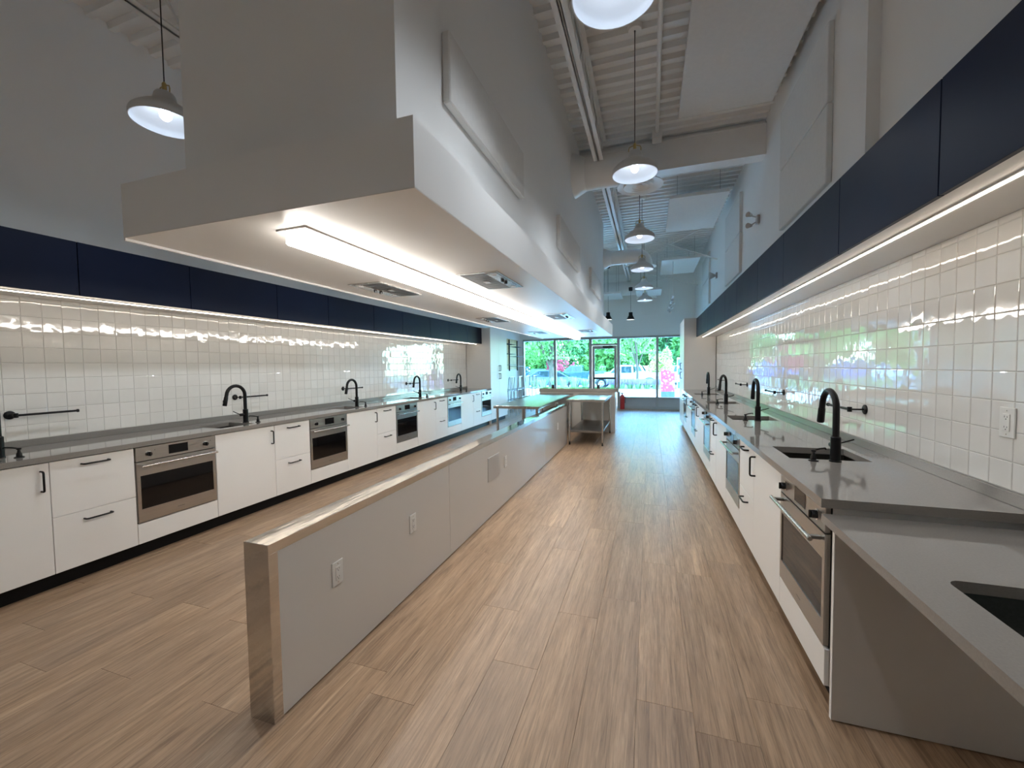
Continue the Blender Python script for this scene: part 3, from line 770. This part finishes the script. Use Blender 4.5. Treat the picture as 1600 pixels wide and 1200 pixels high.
# felt panels on the chase
def felt(name, loc, rz, w, h, lab, group):
    tag(MB().cbox(-w/2, w/2, -.042, 0, -h/2, h/2, .006).build(name, 'acoustic_felt', None, loc, rz), lab, 'acoustic panel', group)
for i, (a, b_) in enumerate(((1.80, 3.0), (4.31, 5.62), (6.77, 8.2))):
    felt('acoustic_panel', (CX1, (a+b_)/2, 2.88), R(90), b_-a, .33, 'white acoustic panel on the bulkhead side, %s from the camera' % ORD[i], 'acoustic panels on the bulkhead')
for i, (a, b_) in enumerate(((3.86, 5.08), (7.14, 8.40), (10.6, 11.85))):
    felt('acoustic_panel', (XWR+.008, (a+b_)/2, 3.153), R(-90), b_-a, .60, 'lower white acoustic panel on the right wall, %s from the camera' % ORD[i], 'lower acoustic panels on the right wall')
    felt('acoustic_panel', (XWR+.008, (a+b_)/2, 3.768), R(-90), b_-a, .60, 'upper white acoustic panel on the right wall, %s from the camera' % ORD[i], 'upper acoustic panels on the right wall')
o = MB().box(XWR-.062, XWR+.008, 3.17, 3.50, ZT+.002, ZC+.02).build('trim_1', 'wall_paint', smooth=0); o['kind'] = 'structure'

# ------------------------------------------------------------------ roof steel
t = thing('steel_beam', 'painted steel beam spanning from the bulkhead to the right wall', 'beam', ((CX1+XWR)/2, 5.80, 3.985))
L = (XWR-CX1)/2+.006
b = MB(); b.box(-L, L, 0, .20, .36, .376); b.box(-L, L, 0, .20, 0, .016); b.box(-L, L, .004, .016, .016, .36); b.build('web_and_flanges', 'steel_paint', t, smooth=0)
MB().box(-L, L, .06, .14, .376, ZC-3.985-.001).build('bearing_seat', 'steel_paint', t, smooth=0)
def joist(x, y0, y1, lab):
    t = thing('roof_joist', lab, 'joist', (x, y0, 3.96), 0, 'open web roof joists')
    Ln = y1-y0
    for zz, s_ in ((0, 1), (.43, -1)):
        b = MB()
        for sx in (-1, 1):
            b.box(sx*.008, sx*.056, 0, Ln, zz, zz+.006); b.box(sx*.008, sx*.014, 0, Ln, zz, zz+s_*.045)
        b.build('bottom_chord' if zz == 0 else 'top_chord', 'steel_paint', t, smooth=0)
    n = max(2, int(Ln/.55)); st = Ln/n
    for i in range(n):
        a = i*st
        MB().tube([(0, a, .43), (0, a+st/2, .02)], .011, 6).build('web_bar', 'steel_paint', t)
        MB().tube([(0, a+st/2, .02), (0, a+st, .43)], .011, 6).build('web_bar', 'steel_paint', t)
joist(-.60, .6, 5.62, 'open web steel joist beside the bulkhead, in front of the beam')
joist(-.60, 6.05, 13.98, 'open web steel joist beside the bulkhead, beyond the beam')
joist(-3.35, .2, 5.6, 'open web steel joist over the left aisle')
# crossed bridging angles
def cross(y, xa, xb, za, zb_, lab):
    t = thing('bridging_cross', lab, 'bracing', ((xa+xb)/2, y, (za+zb_)/2), 0, 'crossed bridging bars')
    w, h = (xb-xa)/2, (zb_-za)/2
    for s_ in (-1, 1):
        MB().tube([(-w, s_*.02, -s_*h), (w, s_*.02, s_*h)], .016, 4).build('brace_bar', 'steel_paint', t)
cross(9.55, -.55, XWR, 3.62, 4.40, 'crossed bracing bars under the deck above the fourth pendant')
cross(13.2, -.55, XWR, 3.75, 4.35, 'crossed bracing bars close to the window wall')
# conduit pipe
o = MB().tube([(.08, 3.2, ZC-.03), (.08, 5.78, ZC-.03)], .022, 10).build('conduit', 'steel_paint'); tag(o, 'round painted conduit running along the deck to the beam', 'conduit')
MB().cbox(.02, .14, 5.62, 5.78, ZC-.10, ZC-.002, .004).build('junction_box', 'steel_paint', o)

# round ducts with diffusers
def duct(x0, x1, y, z, r, lab, drop=.12):
    t = thing('air_duct', lab, 'duct', (x0, y, z), 0, 'round ceiling ducts')
    MB().lathe([(r+.07, 0), (r+.065, .02), (r, .16)], 28, (0, 0, 0), 'x').build('collar', 'steel_paint', t)
    Ln = x1-x0-r*1.2
    pts = [(.10, 0, 0), (Ln, 0, 0)]
    for i in range(1, 8):
        a = PI/2*i/7; pts.append((Ln+r*1.2*math.sin(a), 0, -r*1.2*(1-math.cos(a))))
    pts.append((Ln+r*1.2, 0, -r*1.2-drop))
    MB().tube(pts, r, 28).build('pipe', 'steel_paint', t)
    zz = -r*1.2-drop; xx = Ln+r*1.2
    d = MB().lathe([(r+.01, .02), (r+.075, .0), (r+.08, -.012), (r+.03, -.006), (r-.03, .02)], 32, (xx, 0, zz)).build('diffuser', 'steel_paint', t)
    for rr_ in (r*.78, r*.50, r*.24):
        MB().lathe([(rr_, -.014), (rr_-.035, .012), (max(0, rr_-.05), .012)], 28, (xx, 0, zz)).build('cone', 'steel_paint', d)
    return t
duct(CX1, -.12, 5.40, 3.90, .195, 'round painted duct stub from the bulkhead in front of the steel beam', .0)
duct(CX1, -.10, 9.05, 3.72, .145, 'round painted duct stub from the bulkhead beyond the beam', .05)
duct(-1.9, -.10, 13.1, 3.78, .21, 'round painted duct beside the window wall', .06)
t = duct(0, 1.0, 0, 0, .19, 'round painted duct stub over the left aisle', .02); t.location = (CX0, 3.2, 3.80); t.rotation_euler = (0, 0, PI)

# acoustic clouds
def cloud(x0, x1, y0, y1, z, lab):
    t = thing('ceiling_cloud', lab, 'acoustic panel', ((x0+x1)/2, (y0+y1)/2, z), 0, 'hanging acoustic clouds')
    w, l = (x1-x0)/2, (y1-y0)/2
    MB().cbox(-w, w, -l, l, 0, .05, .004).build('panel', 'acoustic_felt', t)
    for sx in (-1, 1):
        for sy in (-1, 1):
            MB().tube([(sx*(w-.12), sy*(l-.12), .05), (sx*(w-.12), sy*(l-.12), ZC-z+.02)], .002, 5).build('hanger_wire', 'cable', t)
cloud(.30, 1.235, 3.37, 5.17, 4.25, 'large white acoustic cloud hanging near the camera in front of the beam')
cloud(.286, 1.14, 7.02, 8.75, 4.05, 'white acoustic cloud hanging just beyond the steel beam')
cloud(.26, 1.10, 10.42, 12.1, 3.90, 'white acoustic cloud hanging above the right run of far cabinets')
cloud(-.37, .30, 11.7, 12.75, 3.45, 'small bright acoustic cloud behind the far pendants')
cloud(-1.35, -.78, 11.9, 13.0, 3.45, 'acoustic cloud half hidden behind the bulkhead end')

# ------------------------------------------------------------------ pendant lamps
def pendant(x, y, z, lab):
    t = thing('pendant_lamp', lab, 'pendant lamp', (x, y, z), 0, 'white dome pendant lamps')
    out = [(.195, 0), (.197, .010), (.196, .034), (.188, .052), (.168, .072), (.135, .098), (.102, .118), (.078, .135), (.066, .155), (.060, .185), (.050, .200), (.030, .208)]
    inn = [(.190, 0), (.191, .030), (.183, .047), (.163, .067), (.130, .093), (.097, .113), (.073, .130), (.060, .150), (.0, .155)]
    MB().lathe(out+[(0, .209)], 40).build('lamp_shade', 'lamp_shade', t, smooth=60)
    MB().lathe([(.195, 0)]+inn, 40).build('shade_lining', 'lamp_inner', t, smooth=60)
    MB().lathe([(.0, .018), (.018, .022), (.033, .040), (.036, .058), (.030, .078), (.016, .10), (.015, .150)], 20).build('light_bulb', 'bulb', t)
    sl = bpy.data.lights.new('lamp_beam', 'SPOT'); sl.energy = SPOT; sl.color = (0.86, 0.93, 1.0); sl.spot_size = R(155); sl.spot_blend = 1.0; sl.shadow_soft_size = 0.06
    so = bpy.data.objects.new('lamp_beam', sl); COL.objects.link(so); so.parent = t; so.location = (0, 0, .004)
    b = MB()
    for sx in (-1, 1):
        b.tube([(sx*.050, 0, .196), (sx*.052, 0, .225), (sx*.046, 0, .242), (sx*.022, 0, .250), (0, 0, .252)], .0035, 8)
    b.build('yoke', 'brass', t)
    MB().lathe([(.014, .206), (.014, .262), (.006, .275), (0, .276)], 12).build('socket_cap', 'brass', t)
    MB().tube([(0, 0, .27), (0, 0, ZC-z-.028)], .0042, 6).build('cord', 'cable', t)
    MB().lathe([(.012, -.045), (.055, -.040), (.062, -.02), (.062, 0), (0, 0)], 20, (0, 0, ZC-z-.001)).build('ceiling_rose', 'steel_paint', t)
for i, (x, y) in enumerate(((-.155, 2.0), (-.13, 3.88), (-.135, 5.88), (-.137, 7.76), (-.13, 9.66), (-.13, 11.5))):
    pendant(x, y, 3.146, 'white dome pendant in the right aisle, %s from the camera' % ORD[i])
for i, (x, y) in enumerate(((-3.13, 1.98), (-3.13, 3.88), (-3.13, 5.88), (-3.13, 7.76))):
    pendant(x, y, 3.146, ('white dome pendant over the left aisle, partly hidden by the bulkhead' if i == 0 else 'white dome pendant over the left aisle, %s from the camera' % ORD[i]))
for i, (x, y) in enumerate(((-.155, -1.8), (-3.13, -1.8))):  # unseen extra pair, added to light the near room and bulkhead front
    pendant(x, y, 3.146, 'unseen white dome pendant added for light behind the camera, %s of two' % ORD[i])
def black_pendant(x, y, z, ztop, lab):
    t = thing('black_pendant', lab, 'pendant lamp', (x, y, z), 0, 'small black pendants by the door')
    MB().lathe([(.112, 0), (.110, .012), (.062, .115), (.055, .125), (.055, .20), (.050, .208), (0, .21)], 28).build('lamp_shade', 'black_metal', t, smooth=50)
    MB().lathe([(.112, 0), (.106, .012), (.058, .113), (.05, .12), (0, .13)], 28).build('shade_lining', 'lamp_inner', t, smooth=50)
    MB().lathe([(0, .012), (.03, .03), (.034, .055), (.02, .09), (.015, .13)], 16).build('light_bulb', 'small_bulb', t)
    MB().tube([(0, 0, .205), (0, 0, ztop-z-.04)], .004, 6).build('cord', 'cable', t)
    MB().lathe([(0, -.10), (.045, -.10), (.055, -.085), (.058, 0), (0, 0)], 20, (0, 0, ztop-z)).build('canopy', 'black_metal', t)
    if ztop < ZC-.05: MB().tube([(0, 0, ztop-z), (0, 0, ZC-z+.02)], .008, 8).build('drop_rod', 'steel_paint', t)
black_pendant(-1.155, 12.3, 2.775, 4.36, 'small black pendant by the door, nearer the bulkhead')
black_pendant(-.525, 12.3, 2.745, 3.66, 'small black pendant by the door, right of its twin')

# track light seen end-on
t = thing('track_light', 'suspended white track light with small spot heads above the right windows', 'track light', (.52, 10.4, 3.05))
MB().box(-.018, .018, 0, 2.6, 0, .03).build('track', 'steel_paint', t, smooth=0)
for y in (.2, 2.4): MB().tube([(0, y, .03), (0, y, ZC-3.05+.02)], .008, 8).build('stem', 'steel_paint', t)
for i in range(6):
    y = .15+i*.45; s_ = 1 if i % 2 else -1
    h = MB().tube([(0, y, 0), (0, y, -.05)], .007, 8).build('spot_arm', 'steel_paint', t)
    MB().tube([(0, y, -.05), (s_*.05, y-.03, -.10)], .032, 14).build('spot_head', 'lamp_shade', h)

# emergency light and wall horn
t = thing('emergency_light', 'twin-head emergency light on the right wall above the navy cabinets', 'emergency light', (XWR+.008, 6.11, 3.31), R(-90))
MB().cbox(-.04, .04, -.035, 0, -.06, .05, .006).build('battery_box', 'plate_grey', t)
for s_ in (-1, 1):
    MB().tube([(0, -.035, s_*.03), (-.02, -.09, s_*.06)], .008, 8).build('head_arm', 'plate_grey', t)
    MB().tube([(-.02, -.085, s_*.065), (.02, -.135, s_*.072)], [.018, .034], 16).build('lamp_head', 'plate_grey', t)
t = thing('wall_horn', 'small grey cone-shaped alarm horn on the right wall', 'alarm horn', (XWR+.008, 9.6, 3.30), R(-90))
MB().cbox(-.05, .05, -.03, 0, -.06, .06, .005).build('back_box', 'plate_grey', t)
MB().lathe([(.02, -.03), (.03, -.05), (.085, -.15), (.09, -.155), (.07, -.14), (0, -.06)], 20, (0, 0, 0), 'y').build('horn', 'plate_grey', t)

# ------------------------------------------------------------------ far half wall and steel work tables
t = thing('half_wall', 'low beige half wall with a stone cap behind the steel tables', 'half wall', (-1.545, 9.03, 0))
MB().cbox(-.835, .835, 0, .50, 0, .875, .002).build('wall_body', 'frp_panel', t)
MB().cbox(-.835, .915, -.03, .55, .875, .948, .003).build('cap', 'counter', t)
MB().box(.8355, .8365, .01, .49, .01, .87).build('end_cladding', 'cabinet_white', t, smooth=0)
for i, x in enumerate((-2.10, -1.08)):
    o = tag(MB().cbox(-.03, .03, -.03, .03, 0, .075, .004).build('power_post', 'black_plastic', None, (x, 9.2, .948)), 'small black power post on the half wall cap, %s of two' % ('left' if i == 0 else 'right'), 'power post', 'power posts on the half wall')
    MB().box(-.012, .012, -.0312, -.0300, .02, .055).build('socket', 'slot_dark', o, smooth=0)
def steel_table(x0, x1, y0, y1, z, lab):
    t = thing('steel_table', lab, 'table', ((x0+x1)/2, (y0+y1)/2, 0), 0, 'steel work tables')
    w, l = (x1-x0)/2, (y1-y0)/2
    b = MB(); b.cbox(-w, w, -l, l, z-.004, z, .0015); b.box(-w, w, -l, -l+.003, z-.042, z-.004); b.box(-w, w, l-.003, l, z-.042, z-.004); b.box(-w, -w+.003, -l, l, z-.042, z-.004); b.box(w-.003, w, -l, l, z-.042, z-.004)
    b.build('table_top', 'stainless', t, smooth=0)
    b = MB(); b.cbox(-w+.05, w-.05, -l+.05, l-.05, .262, .266, .001); b.box(-w+.05, w-.05, -l+.05, -l+.053, .232, .262); b.box(-w+.05, w-.05, l-.053, l-.05, .232, .262); b.box(-w+.05, -w+.053, -l+.05, l-.05, .232, .262); b.box(w-.053, w-.05, -l+.05, l-.05, .232, .262)
    b.build('shelf', 'stainless_dark', t, smooth=0)
    for sx in (-1, 1):
        for sy in (-1, 1):
            g = MB().tube([(sx*(w-.05), sy*(l-.05), .06), (sx*(w-.05), sy*(l-.05), z-.005)], .020, 14).build('leg', 'stainless', t)
            MB().tube([(sx*(w-.05), sy*(l-.05), 0), (sx*(w-.05), sy*(l-.05), .018), (sx*(w-.05), sy*(l-.05), .06)], [.016, .016, .012], 12).build('foot', 'black_plastic', g)
steel_table(-1.455, -.76, 7.42, 8.985, .84, 'stainless work table with lower shelf right of the partition end')
steel_table(-2.345, -1.60, 6.03, 7.49, .84, 'stainless work table left of the partition, nearer the camera')
steel_table(-2.345, -1.60, 7.50, 8.985, .84, 'stainless work table left of the partition, against the half wall')

# fire extinguisher by the door
t = thing('fire_extinguisher', 'red fire extinguisher standing by the door jamb', 'fire extinguisher', (-.86, 13.9, 0))
MB().lathe([(0, 0), (.07, 0), (.075, .02), (.075, .40), (.06, .45), (.025, .475), (.02, .50), (0, .50)], 20).build('cylinder', 'red_paint', t)
MB().cbox(-.05, .03, -.012, .012, .50, .535, .004).build('valve_handle', 'black_plastic', t)
MB().tube([(.03, 0, .51), (.085, 0, .48), (.095, 0, .35), (.09, 0, .2)], .009, 8).build('hose', 'rubber', t)

# wall shelving and bar stools at the far left
t = thing('wall_shelving', 'black wire shelving over a tan board on the far left wall', 'shelving', (XWL-.008, 12.35, 0), R(90))
MB().cbox(-1.40, 1.45, -.012, 0, 1.35, 2.36, .002).build('back_board', 'tan_board', t, smooth=0)
for x in (-1.3, -.35, .55, 1.40): MB().cbox(x-.015, x+.015, -.045, -.012, 1.3, 2.34, .002).build('upright', 'black_metal', t)
for x0, x1, zz in ((-1.28, -.37, (1.45, 1.75, 1.98)), (-.33, .53, (1.50, 1.85, 2.16)), (.57, 1.38, (1.45, 1.78, 2.1))):
    for z in zz:
        b = MB(); b.tube([(x0, -.05, z), (x1, -.05, z)], .006, 6); b.tube([(x0, -.26, z), (x1, -.26, z)], .006, 6)
        n = 9
        for q in range(n): b.tube([(x0+(x1-x0)*q/(n-1), -.05, z), (x0+(x1-x0)*q/(n-1), -.26, z)], .003, 5)
        b.build('wire_shelf', 'black_metal', t)
def stool(x, y, rz, lab):
    t = thing('bar_stool', lab, 'bar stool', (x, y, 0), rz, 'metal bar stools by the shelving')
    MB().cbox(-.19, .19, -.19, .19, .735, .755, .008).build('seat', 'stool_steel', t)
    for sx in (-1, 1):
        for sy in (-1, 1):
            MB().tube([(sx*.22, sy*.22, 0), (sx*.165, sy*.165, .74)], .014, 8).build('leg', 'stool_steel', t)
    b = MB()
    for z, q in ((.25, .203), (.45, .188)):
        b.tube([(-q, -q, z), (q, -q, z), (q, q, z), (-q, q, z), (-q, -q, z)], .009, 6)
    b.build('foot_ring', 'stool_steel', t)
    bk = MB(); bk.tube([(-.17, .17, .75), (-.175, .20, 1.10), (-.15, .21, 1.14), (.15, .21, 1.14), (.175, .20, 1.10), (.17, .17, .75)], .012, 8); bk = bk.build('backrest', 'stool_steel', t)
    for sx in (-.07, 0, .07): MB().cbox(sx-.022, sx+.022, .185, .195, .80, 1.13, .003).build('back_slat', 'stainless_dark', bk)
for i, (x, y) in enumerate(((-3.98, 11.25), (-3.92, 11.85), (-3.86, 12.45), (-3.80, 13.05))):
    stool(x, y, R(-95+random.uniform(-8, 8)), 'silver metal bar stool by the far left wall, %s from the tall cabinet' % ORD[i])

# ------------------------------------------------------------------ outside: forecourt, planting, cars, trees
GZ = -.35
def ground(name, x0, x1, y0, y1, z0, z1, mt):
    o = MB().box(x0, x1, y0, y1, z0, z1).build(name, mt, smooth=0); o['kind'] = 'structure'; return o
ground('pavement', -40, 40, YF+.2, 23.4, -.5, -.03, 'concrete')
ground('planting_bed', -40, 40, 23.55, 26.2, -.5, .06, 'soil')
ground('kerb', -40, 40, 23.4, 23.55, -.5, .10, 'concrete')
ground('car_park', -60, 60, 26.2, 75, -.6, GZ, 'asphalt')
ground('kerb_far', -60, 60, 46, 46.2, GZ, GZ+.14, 'concrete')
ground('lawn', -60, 60, 46.2, 75, GZ, GZ+.1, 'leaf_grass')
def clump(name, x, y, z, n, h, spread, mt, bloom, lab, cat, group):
    t = thing(name, lab, cat, (x, y, z), 0, group)
    b = MB(); c_ = MB()
    for i in range(n):
        a = random.random()*2*PI; r0 = random.random()*spread*.35; l = h*random.uniform(.7, 1.05); r1 = r0+spread*random.uniform(.1, .6); w = .012
        p0 = Vector((r0*math.cos(a), r0*math.sin(a), 0)); p1 = Vector((r1*math.cos(a), r1*math.sin(a), l)); pm_ = (p0+p1)/2+Vector((0, 0, l*.12)); sd_ = Vector((-math.sin(a), math.cos(a), 0))*w
        b.add([p0-sd_, p0+sd_, pm_+sd_, pm_-sd_, p1], [(0, 1, 2, 3), (3, 2, 4)])
        if bloom: c_.add([p1+Vector((-.025, 0, -.12)), p1+Vector((.025, 0, -.12)), p1+Vector((.02, 0, .04)), p1+Vector((-.02, 0, .04)), p1+Vector((0, -.025, -.12)), p1+Vector((0, .025, -.12)), p1+Vector((0, .02, .04)), p1+Vector((0, -.02, .04))], [(0, 1, 2, 3), (4, 5, 6, 7)])
    b.build('blades', mt, t, smooth=0, kind='stuff')
    if bloom: c_.build('blooms', 'lavender_bloom', t, smooth=0, kind='stuff')
for i in range(6):
    clump('lavender_plant', -2.0+i*.46, 24.3+random.uniform(-.2, .3), .06, 150, .52, .42, 'leaf_grass', True, 'purple lavender outside, %s from the door post' % ORD[i], 'plant', 'lavender in the planting bed')
for i in range(8):
    clump('ornamental_grass', -8.0+i*.62, 24.4+random.uniform(-.3, .3), .06, 110, random.uniform(.5, .75), .5, 'leaf_grass', False, 'pale ornamental grass clump outside, %s from the left window edge' % ORD[i], 'plant', 'grasses in the planting bed')

def car(kind, loc, heading, paint, lab):
    t = thing({'pickup': 'pickup_truck', 'hatch': 'car', 'suv': 'suv'}[kind], lab, 'truck' if kind == 'pickup' else 'car', loc, heading)
    if kind == 'pickup':
        Ln, W, wb, wr = 5.5, 1.95, 1.75, .38
        low = [(-2.75, .45), (2.7, .45), (2.78, .75), (2.72, 1.05), (1.35, 1.14), (-.55, 1.14), (-.60, 1.20), (-2.72, 1.20), (-2.76, .8)]
        cab = [(1.30, 1.12), (.62, 1.72), (.45, 1.78), (-.48, 1.78), (-.56, 1.70), (-.62, 1.12)]; win = [(1.10, 1.18), (.55, 1.66), (-.45, 1.66), (-.48, 1.18)]
    elif kind == 'suv':
        Ln, W, wb, wr = 4.8, 1.9, 1.42, .36
        low = [(-2.35, .42), (2.35, .42), (2.42, .7), (2.34, .95), (1.15, 1.08), (-2.30, 1.10), (-2.40, .75)]
        cab = [(1.15, 1.06), (.45, 1.62), (.2, 1.70), (-1.95, 1.68), (-2.28, 1.10)]; win = [(.92, 1.12), (.38, 1.58), (-1.80, 1.58), (-2.02, 1.14)]
    else:
        Ln, W, wb, wr = 4.5, 1.8, 1.33, .33
        low = [(-2.2, .36), (2.2, .36), (2.28, .58), (2.18, .80), (1.10, .95), (-2.16, .98), (-2.26, .62)]
        cab = [(1.12, .93), (.25, 1.40), (-.1, 1.46), (-1.25, 1.45), (-2.05, .97)]; win = [(.85, .99), (.15, 1.36), (-1.15, 1.37), (-1.72, 1.02)]
    h = W/2
    b = MB(); b.prism(low, -h, h, 'y'); body = b.build('body', paint, t, smooth=0)
    bv = body.modifiers.new('soft', 'BEVEL'); bv.width = .07; bv.segments = 3; bv.limit_method = 'ANGLE'
    def cabm(poly, w0, w1, g):
        z0, z1 = min(q[1] for q in poly), max(q[1] for q in poly); n = len(poly); vs_ = []
        for s_ in (-1, 1):
            for q in poly: f = (q[1]-z0)/(z1-z0); vs_.append((q[0], s_*(w0+(w1-w0)*f+g), q[1]))
        return MB().add(vs_, [tuple(range(n-1, -1, -1)), tuple(range(n, 2*n))]+[(i, (i+1) % n, n+(i+1) % n, n+i) for i in range(n)])
    c_ = cabm(cab, h-.04, h-.22, 0).build('cabin', paint, t, smooth=0)
    bv = c_.modifiers.new('soft', 'BEVEL'); bv.width = .04; bv.segments = 2; bv.limit_method = 'ANGLE'
    z0, z1 = cab[0][1], max(q[1] for q in cab)
    for s_ in (-1, 1):
        f = lambda z: h-.04+(-.18)*(z-z0)/(z1-z0)
        mid = (win[0][0]+win[-1][0])/2
        x_top = lambda a: a
        halves = [[win[0], win[1], (mid+.03, win[1][1]), (mid+.03, win[0][1])], [(mid-.03, win[0][1]), (mid-.03, win[2][1]), win[2], win[3]]]
        for hv in halves:
            MB().add([(q[0], s_*(f(q[1])+.006), q[1]) for q in hv], [(0, 1, 2, 3)]).build('side_window', 'car_glass', c_, smooth=0)
    for a, b_ in ((cab[0], cab[1]), (cab[-1], cab[-2])):
        pa = [(a[0]*.92+b_[0]*.08, a[1]*.92+b_[1]*.08), (a[0]*.08+b_[0]*.92, a[1]*.08+b_[1]*.92)]
        o_ = .012*(1 if a is cab[0] else -1); vs_ = []
        for q in pa:
            f = (q[1]-z0)/(z1-z0); ww = h-.04-.18*f-.09; vs_ += [(q[0]+o_, -ww, q[1]+.008), (q[0]+o_, ww, q[1]+.008)]
        MB().add(vs_, [(0, 1, 3, 2)]).build('windscreen', 'car_glass', c_, smooth=0)
    for sx in (-1, 1):
        for s_ in (-1, 1):
            wq = MB().lathe([(wr*.62, -.10), (wr*.95, -.11), (wr, -.08), (wr, .08), (wr*.95, .11), (wr*.62, .10)], 22, (sx*wb, s_*(h-.09), wr), 'y').build('wheel', 'tire', t)
            MB().lathe([(0, s_*.07), (wr*.2, s_*.085), (wr*.55, s_*.07), (wr*.63, s_*.10)], 22, (sx*wb, s_*(h-.09), wr), 'y').build('rim', 'rim', wq)
            ar = MB(); n = 10
            pts = [(sx*wb+(wr+.05)*math.cos(PI*q/n), s_*(h+.004), wr+(wr+.05)*math.sin(PI*q/n)) for q in range(n+1)]
            ar.tube(pts, .035, 6).build('wheel_arch', 'car_black', t)
            MB().cbox(sx*(Ln/2-.10)-.07, sx*(Ln/2-.10)+.07, s_*(h-.30)-.16, s_*(h-.30)+.16, low[2][1]-.02, low[2][1]+.13, .02).build('lamp', 'head_lamp' if sx > 0 else 'tail_red', t)
    if kind == 'pickup':
        MB().box(-2.62, -.68, -h+.1, h-.1, 1.17, 1.2015).build('bed_liner', 'car_black', t, smooth=0)
car('hatch', (-6.75, 30.5, GZ), R(4), 'car_graphite', 'dark blue-grey hatchback parked just beyond the grasses')
car('pickup', (-1.75, 32.9, GZ), R(178), 'car_white', 'white pickup truck parked beyond the lavender')
car('pickup', (-6.9, 41.0, GZ), R(182), 'car_blue', 'blue pickup truck behind the dark hatchback')
car('suv', (-2.7, 44.4, GZ), R(175), 'car_white', 'white SUV behind the white pickup')
car('suv', (-13.2, 42.5, GZ), R(95), 'car_blue', 'blue SUV far left in the car park')
car('hatch', (-15.4, 42.0, GZ), R(92), 'car_silver', 'silver car far left beside the blue SUV')
car('hatch', (-10.8, 42.0, GZ), R(88), 'car_black', 'black car far left, right of the blue SUV')
car('suv', (2.4, 40.0, GZ), R(85), 'car_silver', 'silver SUV at the right edge of the car park')

def tree(loc, trunk_r, trunk_h, crown_c, crown_r, n, mt, lab, size=.16, group='trees beyond the car park', branches=4, name='tree'):
    t = thing(name, lab, 'tree', loc, 0, group)
    b = MB(); b.tube([(0, 0, -.1), (trunk_r*.3, 0, trunk_h*.5), (-trunk_r*.2, 0, trunk_h), (0, 0, trunk_h+crown_r[2]*.7)], [trunk_r*1.2, trunk_r, trunk_r*.8, trunk_r*.3], 10)
    b.build('trunk', 'bark', t)
    for i in range(branches):
        a = 2*PI*i/branches+random.random(); z0 = trunk_h*(.55+.35*random.random())
        e = (crown_r[0]*.7*math.cos(a), crown_r[1]*.7*math.sin(a), crown_c+crown_r[2]*random.uniform(-.2, .6))
        MB().tube([(0, 0, z0), (e[0]*.4, e[1]*.4, z0+(e[2]-z0)*.55), e], [trunk_r*.5, trunk_r*.35, trunk_r*.1], 7).build('branch', 'bark', t)
    f = MB()
    lobes = [(random.gauss(0, .5), random.gauss(0, .5), random.gauss(0, .5)) for _ in range(14)]
    for i in range(n):
        l = random.choice(lobes); d = Vector((random.gauss(0, 1), random.gauss(0, 1), random.gauss(0, 1))).normalized()*(.28+.16*random.random())
        p_ = Vector((max(-1, min(1, l[0]+d.x))*crown_r[0], max(-1, min(1, l[1]+d.y))*crown_r[1], crown_c+max(-1, min(1, l[2]+d.z))*crown_r[2]))
        u = Vector((random.gauss(0, 1), random.gauss(0, 1), random.gauss(0, 1))).normalized(); w_ = u.orthogonal().normalized(); s_ = size*random.uniform(.6, 1.4)
        f.add([p_-u*s_, p_+w_*s_*.5, p_+u*s_, p_-w_*s_*.5], [(0, 1, 2, 3)])
    f.build('foliage', mt, t, smooth=0, kind='stuff')
tree((-6.35, 27.2, GZ), .17, 2.4, 4.3, (3.2, 2.0, 2.0), 3800, 'leaf_green', 'large tree with dark trunk just outside the left windows', .13, 'trees by the planting bed', 7)
tree((-.75, 26.6, .0), .07, 1.7, 3.9, (1.9, 1.6, 1.7), 2600, 'leaf_green', 'slim tree with a thin trunk outside the right window', .11, 'trees by the planting bed', 6)
tree((.9, 36, GZ), .06, .5, 1.9, (1.0, .9, 1.3), 1300, 'leaf_lime', 'yellow-green bush beyond the silver SUV', .11, 'shrubs in the car park', 3, 'shrub')
tree((-9.6, 45.7, GZ), .07, .5, 2.1, (1.5, 1.0, 1.6), 1600, 'leaf_red', 'red-leaved bush behind the blue pickup truck', .13, 'shrubs in the car park', 3, 'shrub')
bgs = [(-23, 52), (-18.5, 50), (-14.5, 53), (-10.5, 51), (-6.5, 53), (-2.5, 50.5), (1.5, 53), (5.5, 51), (10, 52)]
for i, (x, y) in enumerate(bgs):
    tree((x, y, GZ), .2, 1.6, 4.6+random.uniform(-.4, .6), (3.0, 2.2, 4.6), 5200, ('leaf_deep', 'leaf_green', 'leaf_green')[i % 3], 'background tree behind the car park, %s from the left' % ORD[i], .34)
t = thing('utility_box', 'utility box wrapped in a red floral print outside the right window', 'utility box', (.66, 17.2, -.03))
MB().prism([(-.25, .0), (.25, 0), (.25, .42), (-.25, .42)], -.2, .2, 'y').build('base', 'car_graphite', t, smooth=0)
MB().prism([(-.25, .42), (.25, .42), (.25, 1.16), (-.25, 1.34)], -.2, .2, 'y').build('wrap', 'floral_wrap', t, smooth=0)
t = thing('sign_post', 'white sign post with dark blue panels at the right window edge', 'sign post', (1.20, 18.0, -.03))
MB().cbox(-.16, .16, -.06, .06, 0, 1.75, .01).build('post', 'car_white', t)
for z in (.5, 1.05, 1.42): MB().cbox(-.12, .12, -.07, -.06, z, z+.26, .003).build('sign_panel', 'car_blue', t)
